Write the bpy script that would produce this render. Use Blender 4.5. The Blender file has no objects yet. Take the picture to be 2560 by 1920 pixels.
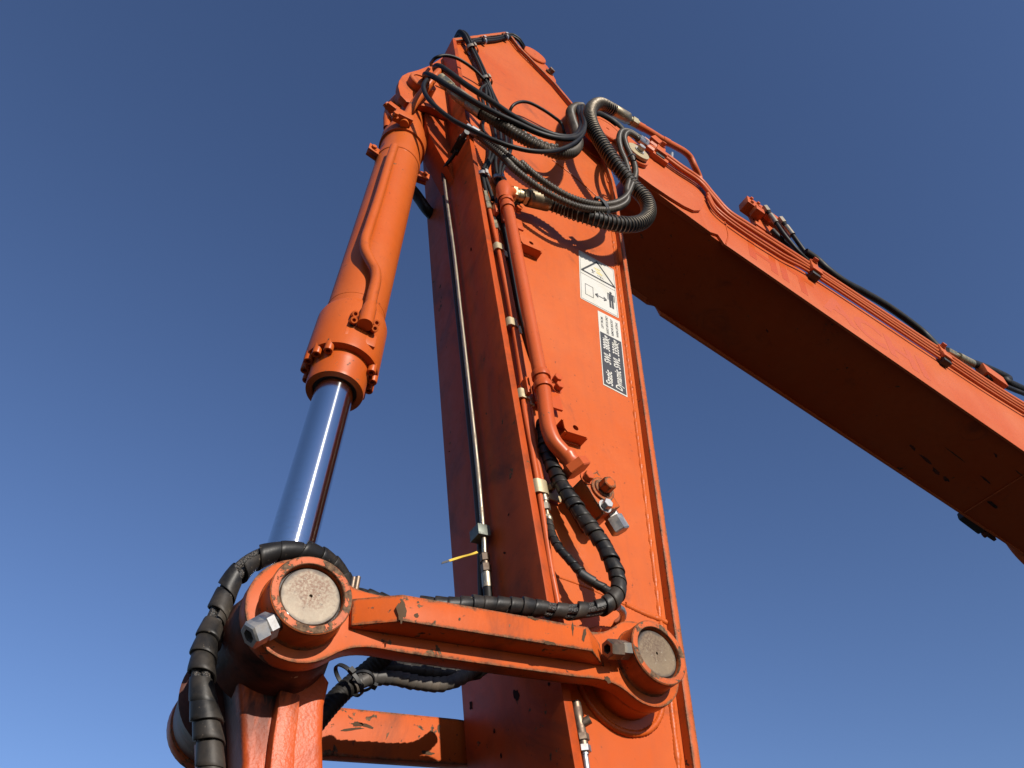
import bpy, bmesh, math, random
from mathutils import Vector, Matrix, Quaternion, noise
random.seed(7)
R = math.radians
SC = bpy.context.scene
COL = SC.collection

# ------------------------------------------------------------------ camera, sky, sun, exposure
cam_d = bpy.data.cameras.new("camera")
cam = bpy.data.objects.new("camera", cam_d)
COL.objects.link(cam)
cam_d.sensor_width = 36.0
cam_d.lens = 25.777
cam_d.clip_start = 0.02
cam_d.clip_end = 5000.0
cam.location = (0.0, -1.175, 1.65)
_f = Vector((0.33912688, 0.57372622, 0.74554086)).normalized()
_r = Vector((0.86085631, -0.50884813, 0.0)).normalized()
_u = _r.cross(_f)
cam.rotation_euler = Matrix((_r, _u, -_f)).transposed().to_euler()
SC.camera = cam

SUN_TO = Vector((0.07, -1.0, 0.37)).normalized()      # direction from the scene to the sun
sun_el = math.asin(SUN_TO.z)
world = bpy.data.worlds.new("World")
SC.world = world
world.use_nodes = True
wn, wl = world.node_tree.nodes, world.node_tree.links
wn.clear()
sky = wn.new("ShaderNodeTexSky")
sky.sky_type = 'NISHITA'
sky.sun_disc = False
sky.sun_elevation = sun_el
sky.sun_rotation = math.atan2(SUN_TO.x, SUN_TO.y)
sky.altitude = 0.0
sky.air_density = 1.0
sky.dust_density = 0.3
sky.ozone_density = 5.0
bg = wn.new("ShaderNodeBackground")
bg.inputs[1].default_value = 0.10
wo = wn.new("ShaderNodeOutputWorld")
wb = wn.new("ShaderNodeMix")                       # camera white balance, the same over the whole sky
wb.data_type, wb.blend_type = 'RGBA', 'MULTIPLY'
wb.inputs[0].default_value = 1.0
wb.inputs[7].default_value = (1.06, 0.935, 1.0, 1.0)
wl.new(sky.outputs[0], wb.inputs[6])
wl.new(wb.outputs[2], bg.inputs[0])
wl.new(bg.outputs[0], wo.inputs[0])

sun_d = bpy.data.lights.new("sun", 'SUN')
sun_d.energy = 5.0
sun_d.angle = R(0.53)
sun_d.color = (1.0, 0.93, 0.83)
sun = bpy.data.objects.new("sun", sun_d)
sun.rotation_euler = SUN_TO.to_track_quat('Z', 'Y').to_euler()
sun.location = (0, -20, 12)
COL.objects.link(sun)

vs = SC.view_settings
vs.view_transform = 'Standard'
vs.look = 'None'
vs.gamma = 1.0
vs.exposure = 0.43
vs.use_curve_mapping = False

# ------------------------------------------------------------------ materials
class NT:
    def __init__(s, name):
        s.m = bpy.data.materials.new(name)
        s.m.use_nodes = True
        s.t = s.m.node_tree
        s.b = s.t.nodes["Principled BSDF"]
        s._pos = None
    def n(s, typ, **kw):
        nd = s.t.nodes.new(typ)
        for k, v in kw.items():
            setattr(nd, k, v)
        return nd
    def l(s, a, b):
        s.t.links.new(a, b)
    def pos(s):
        if s._pos is None:
            s._pos = s.n("ShaderNodeTexCoord").outputs["Object"]
        return s._pos
    def noise(s, scale, detail=3.0, rough=0.55, dist=0.0, stretch=None):
        nd = s.n("ShaderNodeTexNoise")
        nd.inputs["Scale"].default_value = scale
        nd.inputs["Detail"].default_value = detail
        nd.inputs["Roughness"].default_value = rough
        nd.inputs["Distortion"].default_value = dist
        src = s.pos()
        if stretch:
            mp = s.n("ShaderNodeMapping")
            mp.inputs["Scale"].default_value = stretch
            s.l(src, mp.inputs["Vector"])
            src = mp.outputs[0]
        s.l(src, nd.inputs["Vector"])
        return nd.outputs["Fac"]
    def ramp(s, fac, stops):
        nd = s.n("ShaderNodeValToRGB")
        e = nd.color_ramp.elements
        while len(e) > 1:
            e.remove(e[-1])
        e[0].position, e[0].color = stops[0][0], c4(stops[0][1])
        for p, c in stops[1:]:
            x = e.new(p)
            x.color = c4(c)
        s.l(fac, nd.inputs[0])
        return nd.outputs[0]
    def mix(s, fac, a, b, blend='MIX'):
        nd = s.n("ShaderNodeMix", data_type='RGBA', blend_type=blend)
        for inp, v in ((nd.inputs[0], fac), (nd.inputs[6], a), (nd.inputs[7], b)):
            if hasattr(v, "is_linked") or hasattr(v, "links"):
                s.l(v, inp)
            elif isinstance(v, (int, float)):
                inp.default_value = v
            else:
                inp.default_value = c4(v)
        return nd.outputs[2]
    def math(s, op, a, b=None, clamp=False):
        nd = s.n("ShaderNodeMath", operation=op, use_clamp=clamp)
        for i, v in enumerate((a, b)):
            if v is None:
                continue
            if isinstance(v, (int, float)):
                nd.inputs[i].default_value = v
            else:
                s.l(v, nd.inputs[i])
        return nd.outputs[0]
    def bump(s, h, strength, dist):
        nd = s.n("ShaderNodeBump")
        nd.inputs["Strength"].default_value = strength
        nd.inputs["Distance"].default_value = dist
        s.l(h, nd.inputs["Height"])
        s.l(nd.outputs[0], s.b.inputs["Normal"])
    def set(s, **kw):
        for k, v in kw.items():
            inp = s.b.inputs[k]
            if isinstance(v, (int, float)):
                inp.default_value = v
            elif isinstance(v, tuple):
                inp.default_value = c4(v)
            else:
                s.l(v, inp)
        return s.m

def c4(c):
    if isinstance(c, (int, float)):
        return (c, c, c, 1.0)
    return (c[0], c[1], c[2], 1.0) if len(c) == 3 else tuple(c)

def paint(name, base, faded, chips=0.0, spec=0.22, edge=0.0, grime=0.0, rough=0.42, bump=0.12, chip_scale=38.0, edge_r=0.006, oil=0.0, streak=0.25):
    """Weathered machine enamel: fading, streaks, chips with bare primer, worn edges, oily grime."""
    t = NT(name)
    big = t.noise(1.7, 4.0, 0.6, 0.6)
    col = t.mix(t.ramp(big, [(0.35, 0.0), (0.68, 1.0)]), base, faded)
    fine = t.noise(24.0, 5.0, 0.65)
    col = t.mix(t.math('MULTIPLY', t.ramp(fine, [(0.42, 0.0), (0.72, 1.0)]), 0.22), col, tuple(x * 0.72 for x in base))
    st = t.noise(9.0, 4.0, 0.6, 0.4, stretch=(3.2, 3.2, 0.35))
    col = t.mix(t.math('MULTIPLY', t.ramp(st, [(0.5, 0.0), (0.78, 1.0)]), streak), col, (0.24, 0.060, 0.022))
    sc1 = t.noise(7.0, 3.0, 0.6, 1.5, stretch=(9.0, 9.0, 0.8))
    sc2 = t.noise(5.0, 3.0, 0.6, 2.2, stretch=(1.2, 9.0, 7.0))
    scr = t.math('MAXIMUM', t.ramp(sc1, [(0.485, 0.0), (0.50, 1.0), (0.515, 0.0)]), t.ramp(sc2, [(0.488, 0.0), (0.50, 1.0), (0.512, 0.0)]))
    scg = t.ramp(t.noise(2.3, 4.0, 0.6), [(0.48, 0.0), (0.70, 1.0)])
    col = t.mix(t.math('MULTIPLY', t.math('MULTIPLY', scr, scg), 0.30), col, tuple(min(1.0, x * 1.25 + 0.03) for x in faded))
    dst = t.ramp(t.noise(0.9, 5.0, 0.65, 1.0), [(0.45, 0.0), (0.80, 1.0)])
    col = t.mix(t.math('MULTIPLY', dst, 0.09), col, (0.26, 0.12, 0.06))
    roughv = t.math('ADD', t.math('ADD', t.math('MULTIPLY', fine, 0.22), t.math('MULTIPLY', dst, 0.15)), rough - 0.13)
    hgt = t.noise(60.0, 4.0, 0.6)
    # scattered specks of dirt and stone hits
    sp = t.ramp(t.noise(85.0, 2.0, 0.5), [(0.70, 0.0), (0.735, 1.0)])
    spg = t.ramp(t.noise(3.1, 3.0, 0.6), [(0.42, 0.0), (0.62, 1.0)])
    col = t.mix(t.math('MULTIPLY', t.math('MULTIPLY', sp, spg), 0.8), col, (0.05, 0.022, 0.014))
    if grime > 0:
        g = t.ramp(t.noise(4.2, 6.0, 0.68, 0.8), [(0.62 - 0.18 * grime, 0.0), (0.80 - 0.12 * grime, 1.0)])
        col = t.mix(t.math('MULTIPLY', g, 0.75), col, (0.075, 0.028, 0.016))
    if chips > 0 or edge > 0:
        cn = t.noise(chip_scale, 5.0, 0.62, 0.35)
        lo = 0.70 - 0.10 * chips
        cl = t.noise(chip_scale * 0.16, 3.0, 0.6)
        cn2 = t.math('ADD', cn, t.math('MULTIPLY', t.math('SUBTRACT', cl, 0.5), 0.35))
        mask = t.ramp(cn2, [(lo, 0.0), (lo + 0.014, 1.0)])
        if edge > 0:
            bv = t.n("ShaderNodeBevel", samples=8)
            bv.inputs["Radius"].default_value = edge_r
            ge = t.n("ShaderNodeNewGeometry")
            dt = t.n("ShaderNodeVectorMath", operation='DOT_PRODUCT')
            t.l(bv.outputs[0], dt.inputs[0])
            t.l(ge.outputs["Normal"], dt.inputs[1])
            ed = t.math('SUBTRACT', 1.0, dt.outputs["Value"])
            en = t.noise(chip_scale * 0.55, 6.0, 0.7, 0.5)
            em = t.math('ADD', t.math('MULTIPLY', t.math('POWER', t.math('MAXIMUM', ed, 0.0), 0.5), 2.3 * edge), t.math('MULTIPLY', t.math('SUBTRACT', en, 0.5), 1.3))
            em = t.ramp(em, [(0.235, 0.0), (0.25, 1.0)])
            mask = t.math('MAXIMUM', mask, em)
        bare = t.mix(t.ramp(t.noise(130.0, 3.0, 0.6), [(0.35, 0.0), (0.68, 1.0)]), (0.040, 0.021, 0.012), (0.15, 0.088, 0.046))
        col = t.mix(mask, col, bare)
        roughv = t.math('ADD', roughv, t.math('MULTIPLY', mask, 0.25), clamp=True)
        hgt = t.math('SUBTRACT', t.math('MULTIPLY', hgt, 0.4), mask)
    if oil > 0:
        o = t.ramp(t.noise(5.0, 5.0, 0.65, 1.0, stretch=(1.6, 1.6, 0.7)), [(0.60 - 0.22 * oil, 0.0), (0.74 - 0.18 * oil, 1.0)])
        col = t.mix(o, col, (0.012, 0.008, 0.007))
        roughv = t.math('SUBTRACT', roughv, t.math('MULTIPLY', o, 0.12), clamp=True)
    t.bump(hgt, bump, 0.0016)
    return t.set(**{"Base Color": col, "Roughness": roughv, "Specular IOR Level": spec})

ORANGE = (0.405, 0.0685, 0.0075)
FADED = (0.435, 0.094, 0.020)
M = {}
M['arm'] = paint('arm_paint', ORANGE, FADED, chips=0.0, grime=0.15, rough=0.40, bump=0.06)
M['arm_edge'] = paint('flange_paint', ORANGE, FADED, chips=0.2, edge=0.6, grime=0.2, rough=0.42, bump=0.08, edge_r=0.013, chip_scale=30.0)
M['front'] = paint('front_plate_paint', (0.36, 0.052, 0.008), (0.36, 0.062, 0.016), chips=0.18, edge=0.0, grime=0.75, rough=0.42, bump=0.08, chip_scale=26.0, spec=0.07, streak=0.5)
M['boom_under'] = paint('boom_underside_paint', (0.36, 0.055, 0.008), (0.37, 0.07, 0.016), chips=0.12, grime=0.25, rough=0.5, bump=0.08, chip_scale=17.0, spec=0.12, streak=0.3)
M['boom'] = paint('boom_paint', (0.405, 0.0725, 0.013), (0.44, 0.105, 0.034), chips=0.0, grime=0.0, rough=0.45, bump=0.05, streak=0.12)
M['link'] = paint('link_paint', (0.405, 0.0665, 0.0075), (0.425, 0.086, 0.016), chips=0.30, edge=0.52, spec=0.13, grime=0.2, rough=0.42, bump=0.16, chip_scale=42.0, edge_r=0.013)
M['boss'] = paint('boss_paint', (0.405, 0.0665, 0.0075), (0.425, 0.086, 0.016), chips=0.55, edge=0.75, spec=0.14, grime=0.4, rough=0.45, bump=0.2, chip_scale=46.0, edge_r=0.014)
M['ring'] = paint('worn_ring_paint', (0.405, 0.0665, 0.0075), (0.425, 0.086, 0.016), chips=1.75, edge=0.6, grime=0.3, rough=0.5, bump=0.3, chip_scale=34.0, edge_r=0.013)
M['cyl'] = paint('cylinder_paint', (0.3957, 0.06926, 0.00742), (0.4081, 0.08962, 0.01855), chips=0.06, grime=0.12, rough=0.36, bump=0.05, streak=0.2)
M['pipe'] = paint('pipe_paint', (0.4081, 0.06493, 0.01237), (0.4081, 0.08344, 0.02473), chips=0.1, grime=0.1, rough=0.36, bump=0.05)

def cast_paint():
    t = NT('cast_paint')
    col = t.mix(t.ramp(t.noise(3.0, 4.0), [(0.4, 0.0), (0.65, 1.0)]), (0.40, 0.058, 0.008), (0.42, 0.08, 0.018))
    ch = t.ramp(t.noise(34.0, 6.0, 0.65, 0.4), [(0.72, 0.0), (0.735, 1.0)])
    col = t.mix(ch, col, (0.22, 0.13, 0.05))
    oil = t.ramp(t.noise(5.5, 5.0, 0.65, 0.8, stretch=(2.2, 1.0, 0.5)), [(0.40, 0.0), (0.54, 1.0)])
    sep = t.n("ShaderNodeSeparateXYZ")
    t.l(t.pos(), sep.inputs[0])
    up = t.n("ShaderNodeMapRange")
    up.inputs[1].default_value, up.inputs[2].default_value = -0.24, -0.10
    t.l(sep.outputs[2], up.inputs[0])
    oil = t.math('MULTIPLY', oil, up.outputs[0])
    oil2 = t.ramp(t.noise(9.0, 5.0, 0.6, 0.5), [(0.60, 0.0), (0.70, 1.0)])
    oil = t.math('MAXIMUM', oil, t.math('MULTIPLY', oil2, 0.6))
    col = t.mix(oil, col, (0.014, 0.009, 0.008))
    h = t.noise(170.0, 3.0, 0.5)
    t.bump(h, 0.32, 0.003)
    return t.set(**{"Base Color": col, "Roughness": t.math('ADD', 0.40, t.math('MULTIPLY', oil, 0.15)), "Specular IOR Level": 0.22})
M['cast'] = cast_paint()

def oily():
    t = NT('oily_dark_paint')
    a = t.ramp(t.noise(7.0, 6.0, 0.65, 0.8), [(0.38, 0.0), (0.62, 1.0)])
    col = t.mix(a, (0.11, 0.028, 0.014), (0.010, 0.007, 0.006))
    b = t.ramp(t.noise(40.0, 4.0, 0.6), [(0.66, 0.0), (0.70, 1.0)])
    col = t.mix(b, col, (0.30, 0.20, 0.11))
    t.bump(t.noise(70.0, 4.0, 0.6), 0.5, 0.002)
    return t.set(**{"Base Color": col, "Roughness": 0.52, "Specular IOR Level": 0.22})
M['oily'] = oily()

def rubber(name, base, rough, dust, bumps=0.2, scale=60.0):
    t = NT(name)
    d = t.ramp(t.noise(9.0, 5.0, 0.65, 0.3), [(0.45, 0.0), (0.80, 1.0)])
    col = t.mix(t.math('MULTIPLY', d, dust), base, (0.16, 0.125, 0.09))
    fl = t.ramp(t.noise(150.0, 2.0), [(0.70, 0.0), (0.74, 1.0)])
    col = t.mix(t.math('MULTIPLY', fl, dust), col, (0.20, 0.16, 0.12))
    t.bump(t.noise(scale, 4.0, 0.6), bumps, 0.001)
    return t.set(**{"Base Color": col, "Roughness": t.math('ADD', rough, t.math('MULTIPLY', d, 0.2)), "Specular IOR Level": 0.25})
M['rubber'] = rubber('black_rubber', (0.0045, 0.0042, 0.004), 0.52, 0.08)
M['cable'] = rubber('black_cable', (0.0042, 0.0042, 0.0042), 0.50, 0.05)
M['wrap'] = rubber('black_spiral_plastic', (0.0095, 0.009, 0.0085), 0.44, 0.34, 0.8, 34.0)
M['wrap_dusty'] = rubber('dusty_spiral_plastic', (0.05, 0.046, 0.042), 0.5, 0.8, 0.3, 45.0)
M['corr'] = rubber('brown_grey_corrugated_sleeve', (0.040, 0.033, 0.024), 0.42, 0.55, 0.15, 70.0)

def braid():
    t = NT('braided_sleeve')
    w1 = t.n("ShaderNodeTexWave", wave_type='BANDS', bands_direction='DIAGONAL')
    w1.inputs["Scale"].default_value = 95.0
    t.l(t.pos(), w1.inputs["Vector"])
    ck = t.n("ShaderNodeTexVoronoi")
    ck.inputs["Scale"].default_value = 330.0
    t.l(t.pos(), ck.inputs["Vector"])
    col = t.ramp(ck.outputs["Distance"], [(0.1, (0.07, 0.055, 0.042)), (0.6, (0.008, 0.008, 0.008))])
    t.bump(ck.outputs["Distance"], 0.8, 0.002)
    return t.set(**{"Base Color": col, "Roughness": 0.6})
M['braid'] = braid()

def metal(name, base, rough, dirt=(0.10, 0.07, 0.045), amount=0.35, scale=30.0, metallic=1.0):
    t = NT(name)
    d = t.ramp(t.noise(scale, 5.0, 0.65, 0.2), [(0.48, 0.0), (0.72, 1.0)])
    dm = t.math('MULTIPLY', d, amount)
    col = t.mix(dm, base, dirt)
    t.bump(t.noise(scale * 5, 3.0), 0.15, 0.0008)
    return t.set(**{"Base Color": col, "Roughness": t.math('ADD', t.math('MULTIPLY', d, 0.2), rough), "Metallic": t.math('SUBTRACT', metallic, t.math('MULTIPLY', dm, metallic), clamp=True)})
M['zinc'] = metal('zinc_plated_steel', (0.42, 0.41, 0.39), 0.42, amount=0.5)
M['yzinc'] = metal('yellow_zinc_fitting', (0.40, 0.34, 0.21), 0.42, (0.16, 0.12, 0.07), 0.45)
M['steel'] = metal('bare_steel_tube', (0.30, 0.26, 0.20), 0.46, (0.09, 0.055, 0.035), 0.55, 22.0)
M['bronze'] = metal('brown_sleeve_metal', (0.30, 0.245, 0.165), 0.40, (0.10, 0.075, 0.05), 0.6, 30.0)
M['wire'] = metal('spring_wire', (0.20, 0.175, 0.14), 0.46, (0.08, 0.06, 0.045), 0.5, 60.0)
M['rust'] = metal('rusty_steel', (0.20, 0.15, 0.11), 0.5, (0.075, 0.035, 0.02), 0.85, 35.0)
M['clamp'] = metal('cream_zinc_clamp', (0.36, 0.29, 0.17), 0.45, (0.22, 0.15, 0.08), 0.5, 30.0, 0.35)
M['green'] = metal('verdigris_block', (0.12, 0.135, 0.115), 0.5, (0.035, 0.028, 0.02), 0.7, 40.0, 0.5)

def chrome():
    t = NT('chrome_rod')
    sc = t.noise(26.0, 6.0, 0.7, 0.5, stretch=(1.0, 1.0, 5.0))
    sep = t.n("ShaderNodeSeparateXYZ")
    t.l(t.pos(), sep.inputs[0])
    low = t.n("ShaderNodeMapRange")
    low.inputs[1].default_value, low.inputs[2].default_value = 0.62, 0.18
    t.l(sep.outputs[2], low.inputs[0])
    s2 = t.ramp(sc, [(0.50, 0.0), (0.66, 1.0)])
    wear = t.math('MULTIPLY', s2, low.outputs[0])
    col = t.mix(t.math('MULTIPLY', wear, 0.5), (0.70, 0.735, 0.75), (0.50, 0.51, 0.51))
    return t.set(**{"Base Color": col, "Metallic": 1.0, "Roughness": t.math('ADD', t.math('MULTIPLY', wear, 0.07), 0.13), "Anisotropic": 0.9, "Anisotropic Rotation": 0.25})
M['chrome'] = chrome()

def pin_cap(name, pale, rusty, lo, dark, sc=1.0, off=(0.006, 0.0, 0.014)):
    t = NT(name)
    mp = t.n("ShaderNodeMapping")
    mp.inputs["Location"].default_value = off
    t.l(t.pos(), mp.inputs["Vector"])
    ln = t.n("ShaderNodeVectorMath", operation='LENGTH')
    sx = t.n("ShaderNodeVectorMath", operation='MULTIPLY')
    sx.inputs[1].default_value = (1, 0, 1)
    t.l(mp.outputs[0], sx.inputs[0])
    t.l(sx.outputs[0], ln.inputs[0])
    patch = t.ramp(t.math('ADD', ln.outputs["Value"], t.math('MULTIPLY', t.math('SUBTRACT', t.noise(45.0, 4.0), 0.5), 0.045)), [(0.020, 1.0), (0.032, 0.7), (0.046, 0.18)])
    blot = t.ramp(t.noise(190.0, 5.0, 0.75), [(0.40, 0.0), (0.58, 1.0)])
    col = t.mix(t.math('MULTIPLY', t.ramp(t.noise(30.0 * sc, 5.0, 0.7, 0.4), [(lo, 0.0), (lo + 0.25, 1.0)]), 0.45), pale, tuple(x * 0.62 for x in pale))
    col = t.mix(t.math('MULTIPLY', patch, blot), col, rusty)
    col = t.mix(t.ramp(t.noise(120.0, 4.0, 0.7), [(0.64, 0.0), (0.68, 1.0)]), col, dark)
    s0 = t.n("ShaderNodeVectorMath", operation='MULTIPLY')
    s0.inputs[1].default_value = (1, 0, 1)
    t.l(t.pos(), s0.inputs[0])
    l0 = t.n("ShaderNodeVectorMath", operation='LENGTH')
    t.l(s0.outputs[0], l0.inputs[0])
    rim = t.ramp(t.math('ADD', l0.outputs["Value"], t.math('MULTIPLY', t.math('SUBTRACT', t.noise(38.0, 4.0), 0.5), 0.02)), [(0.044, 0.0), (0.049, 1.0)])
    col = t.mix(rim, col, (0.022, 0.015, 0.011))
    t.bump(t.noise(160.0, 5.0, 0.65), 0.35, 0.001)
    return t.set(**{"Base Color": col, "Roughness": 0.55, "Metallic": 0.1})
M['cap_a'] = pin_cap('pale_pin_face', (0.255, 0.205, 0.14), (0.11, 0.042, 0.013), 0.36, (0.07, 0.045, 0.03), 1.0, (0.002, 0.0, -0.015))
M['cap_b'] = pin_cap('brown_pin_face', (0.165, 0.115, 0.062), (0.075, 0.038, 0.016), 0.33, (0.22, 0.185, 0.13), 0.8, (0.012, 0.0, -0.018))

def flat(name, col, rough=0.5, vary=0.0):
    t = NT(name)
    if vary:
        c = t.mix(t.math('MULTIPLY', t.ramp(t.noise(11.0, 5.0, 0.65), [(0.45, 0.0), (0.72, 1.0)]), vary), col, tuple(x * 0.72 for x in col[:2]) + (col[2] * 0.45,))
        return t.set(**{"Base Color": c, "Roughness": rough})
    return t.set(**{"Base Color": tuple(col), "Roughness": rough})
M['sticker'] = flat('sticker_white', (0.47, 0.455, 0.41), 0.4, 0.35)
M['ink'] = flat('sticker_black', (0.022, 0.022, 0.024), 0.45)
M['ink_grey'] = flat('sticker_grey_ink', (0.10, 0.10, 0.10), 0.5)
M['ink_yellow'] = flat('faded_yellow_ink', (0.62, 0.50, 0.12), 0.5)
M['chip'] = rubber('bare_brown_steel', (0.062, 0.036, 0.020), 0.7, 0.25, 0.5, 90.0)
M['oil'] = rubber('dried_oil', (0.022, 0.008, 0.005), 0.75, 0.02, 0.3, 60.0)
for k_ in ('chip', 'oil'):
    M[k_].node_tree.nodes['Principled BSDF'].inputs['Specular IOR Level'].default_value = 0.05
M['black'] = flat('matt_black', (0.010, 0.010, 0.010), 0.55)
M['grease'] = flat('black_grease', (0.010, 0.008, 0.007), 0.30)
M['tie_yellow'] = flat('yellow_tie', (0.62, 0.42, 0.06), 0.45, 0.6)
M['letter_pale'] = flat('worn_lettering', (0.418, 0.076, 0.015), 0.40)
M['letter'] = flat('faded_lettering', (0.41, 0.064, 0.006), 0.32)
M['glass'] = NT('lamp_glass').set(**{"Base Color": (0.25, 0.25, 0.24), "Roughness": 0.15})

def ground_mat():
    t = NT('yard_gravel')
    a = t.noise(0.35, 6.0, 0.6)
    col = t.ramp(a, [(0.3, (0.030, 0.026, 0.022)), (0.7, (0.050, 0.044, 0.038))])
    col = t.mix(t.math('MULTIPLY', t.noise(14.0, 6.0, 0.7), 0.6), col, (0.022, 0.020, 0.018))
    t.bump(t.noise(22.0, 6.0, 0.7), 0.6, 0.03)
    return t.set(**{"Base Color": col, "Roughness": 0.9})
M['ground'] = ground_mat()

# ------------------------------------------------------------------ mesh helpers
def tag(o, label=None, cat=None, group=None, kind=None):
    for k, v in (('label', label), ('category', cat), ('group', group), ('kind', kind)):
        if v:
            o[k] = v
    return o

def root(name, loc, label, cat, group=None):
    o = bpy.data.objects.new(name, None)
    o.location = loc
    o.empty_display_size = 0.1
    COL.objects.link(o)
    tag(o, label, cat, group)
    return o

class MB:
    """collects geometry in world coordinates; build() makes one mesh object"""
    def __init__(s):
        s.v, s.f = [], []
    def add(s, vs_, fs):
        n = len(s.v)
        s.v += [Vector(p) for p in vs_]
        s.f += [tuple(i + n for i in f) for f in fs]
        return s
    def build(s, name, mat, parent=None, bevel=0.0, smooth=35.0, seg=2, sub=0):
        off = Vector(parent_loc(parent)) if parent else Vector((0, 0, 0))
        me = bpy.data.meshes.new(name)
        me.from_pydata([tuple(p - off) for p in s.v], [], s.f)
        bm = bmesh.new()
        bm.from_mesh(me)
        bmesh.ops.remove_doubles(bm, verts=bm.verts, dist=1e-6)
        bmesh.ops.recalc_face_normals(bm, faces=bm.faces)
        if bevel > 0:
            es = [e for e in bm.edges if len(e.link_faces) == 2 and e.calc_face_angle(0) > R(28)]
            bmesh.ops.bevel(bm, geom=es, offset=bevel, segments=seg, profile=0.6, affect='EDGES', clamp_overlap=True)
        bm.to_mesh(me)
        bm.free()
        for p in me.polygons:
            p.use_smooth = True
        me.set_sharp_from_angle(angle=R(smooth))
        me.materials.append(M[mat] if isinstance(mat, str) else mat)
        o = bpy.data.objects.new(name, me)
        COL.objects.link(o)
        if parent:
            o.parent = parent
        return o

def parent_loc(p):
    v = Vector(p.location)
    while p.parent:
        p = p.parent
        v += Vector(p.location)
    return v

def top(mb, name, mat, loc, label, cat, group=None, **kw):
    """a thing that is a single mesh"""
    mb.v = [p - Vector(loc) for p in mb.v]
    o = mb.build(name, mat, None, **kw)
    o.location = loc
    return tag(o, label, cat, group)

def basis(d):
    d = Vector(d).normalized()
    a = Vector((0, 0, 1)) if abs(d.z) < 0.9 else Vector((1, 0, 0))
    x = a.cross(d).normalized()
    return x, d.cross(x), d

def prism(pts, y0, y1):
    """closed prism from an outline in the x-z plane"""
    n = len(pts)
    v = [(p[0], y0, p[1]) for p in pts] + [(p[0], y1, p[1]) for p in pts]
    f = [tuple(range(n))[::-1], tuple(range(n, 2 * n))]
    f += [(i, (i + 1) % n, n + (i + 1) % n, n + i) for i in range(n)]
    return v, f

def lathe(p0, p1, prof, n=32, caps=True):
    """revolve (u along p0->p1 in metres, radius) profile"""
    p0 = Vector(p0)
    x, y, d = basis(Vector(p1) - p0)
    v, f = [], []
    for u, r in prof:
        for k in range(n):
            a = 2 * math.pi * k / n
            v.append(p0 + d * u + (x * math.cos(a) + y * math.sin(a)) * r)
    m = len(prof)
    for i in range(m - 1):
        for k in range(n):
            k2 = (k + 1) % n
            f.append((i * n + k, i * n + k2, (i + 1) * n + k2, (i + 1) * n + k))
    if caps:
        f.append(tuple(range(n))[::-1])
        f.append(tuple(range((m - 1) * n, m * n)))
    return v, f

def cyl(p0, p1, r, n=32, r2=None):
    L = (Vector(p1) - Vector(p0)).length
    return lathe(p0, p1, [(0, r), (L, r if r2 is None else r2)], n)

def obox(c, ax, ay, az, hx, hy, hz):
    c, ax, ay, az = Vector(c), Vector(ax).normalized(), Vector(ay).normalized(), Vector(az).normalized()
    v = [c + ax * hx * i + ay * hy * j + az * hz * k for i in (-1, 1) for j in (-1, 1) for k in (-1, 1)]
    f = [(0, 1, 3, 2), (4, 6, 7, 5), (0, 4, 5, 1), (2, 3, 7, 6), (0, 2, 6, 4), (1, 5, 7, 3)]
    return v, f

def hexn(p0, p1, r, ch=0.12, hole=0.0, rot=0.0):
    """hexagonal nut or bolt head, chamfered; hole = radius of a blind bore at the p1 end"""
    p0, p1 = Vector(p0), Vector(p1)
    x, y, d = basis(p1 - p0)
    L = (p1 - p0).length
    v, f = [], []
    rings = [(0, r), (L - ch * r, r), (L, r * (1 - ch))]
    if hole:
        rings += [(L, hole), (L * 0.35, hole)]
    for u, rr in rings:
        for k in range(6 if not hole else 6):
            a = rot + math.pi / 3 * k
            v.append(p0 + d * u + (x * math.cos(a) + y * math.sin(a)) * rr)
    m = len(rings)
    for i in range(m - 1):
        for k in range(6):
            k2 = (k + 1) % 6
            f.append((i * 6 + k, i * 6 + k2, (i + 1) * 6 + k2, (i + 1) * 6 + k))
    f.append(tuple(range(6))[::-1])
    f.append(tuple(range((m - 1) * 6, m * 6)))
    return v, f

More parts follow.
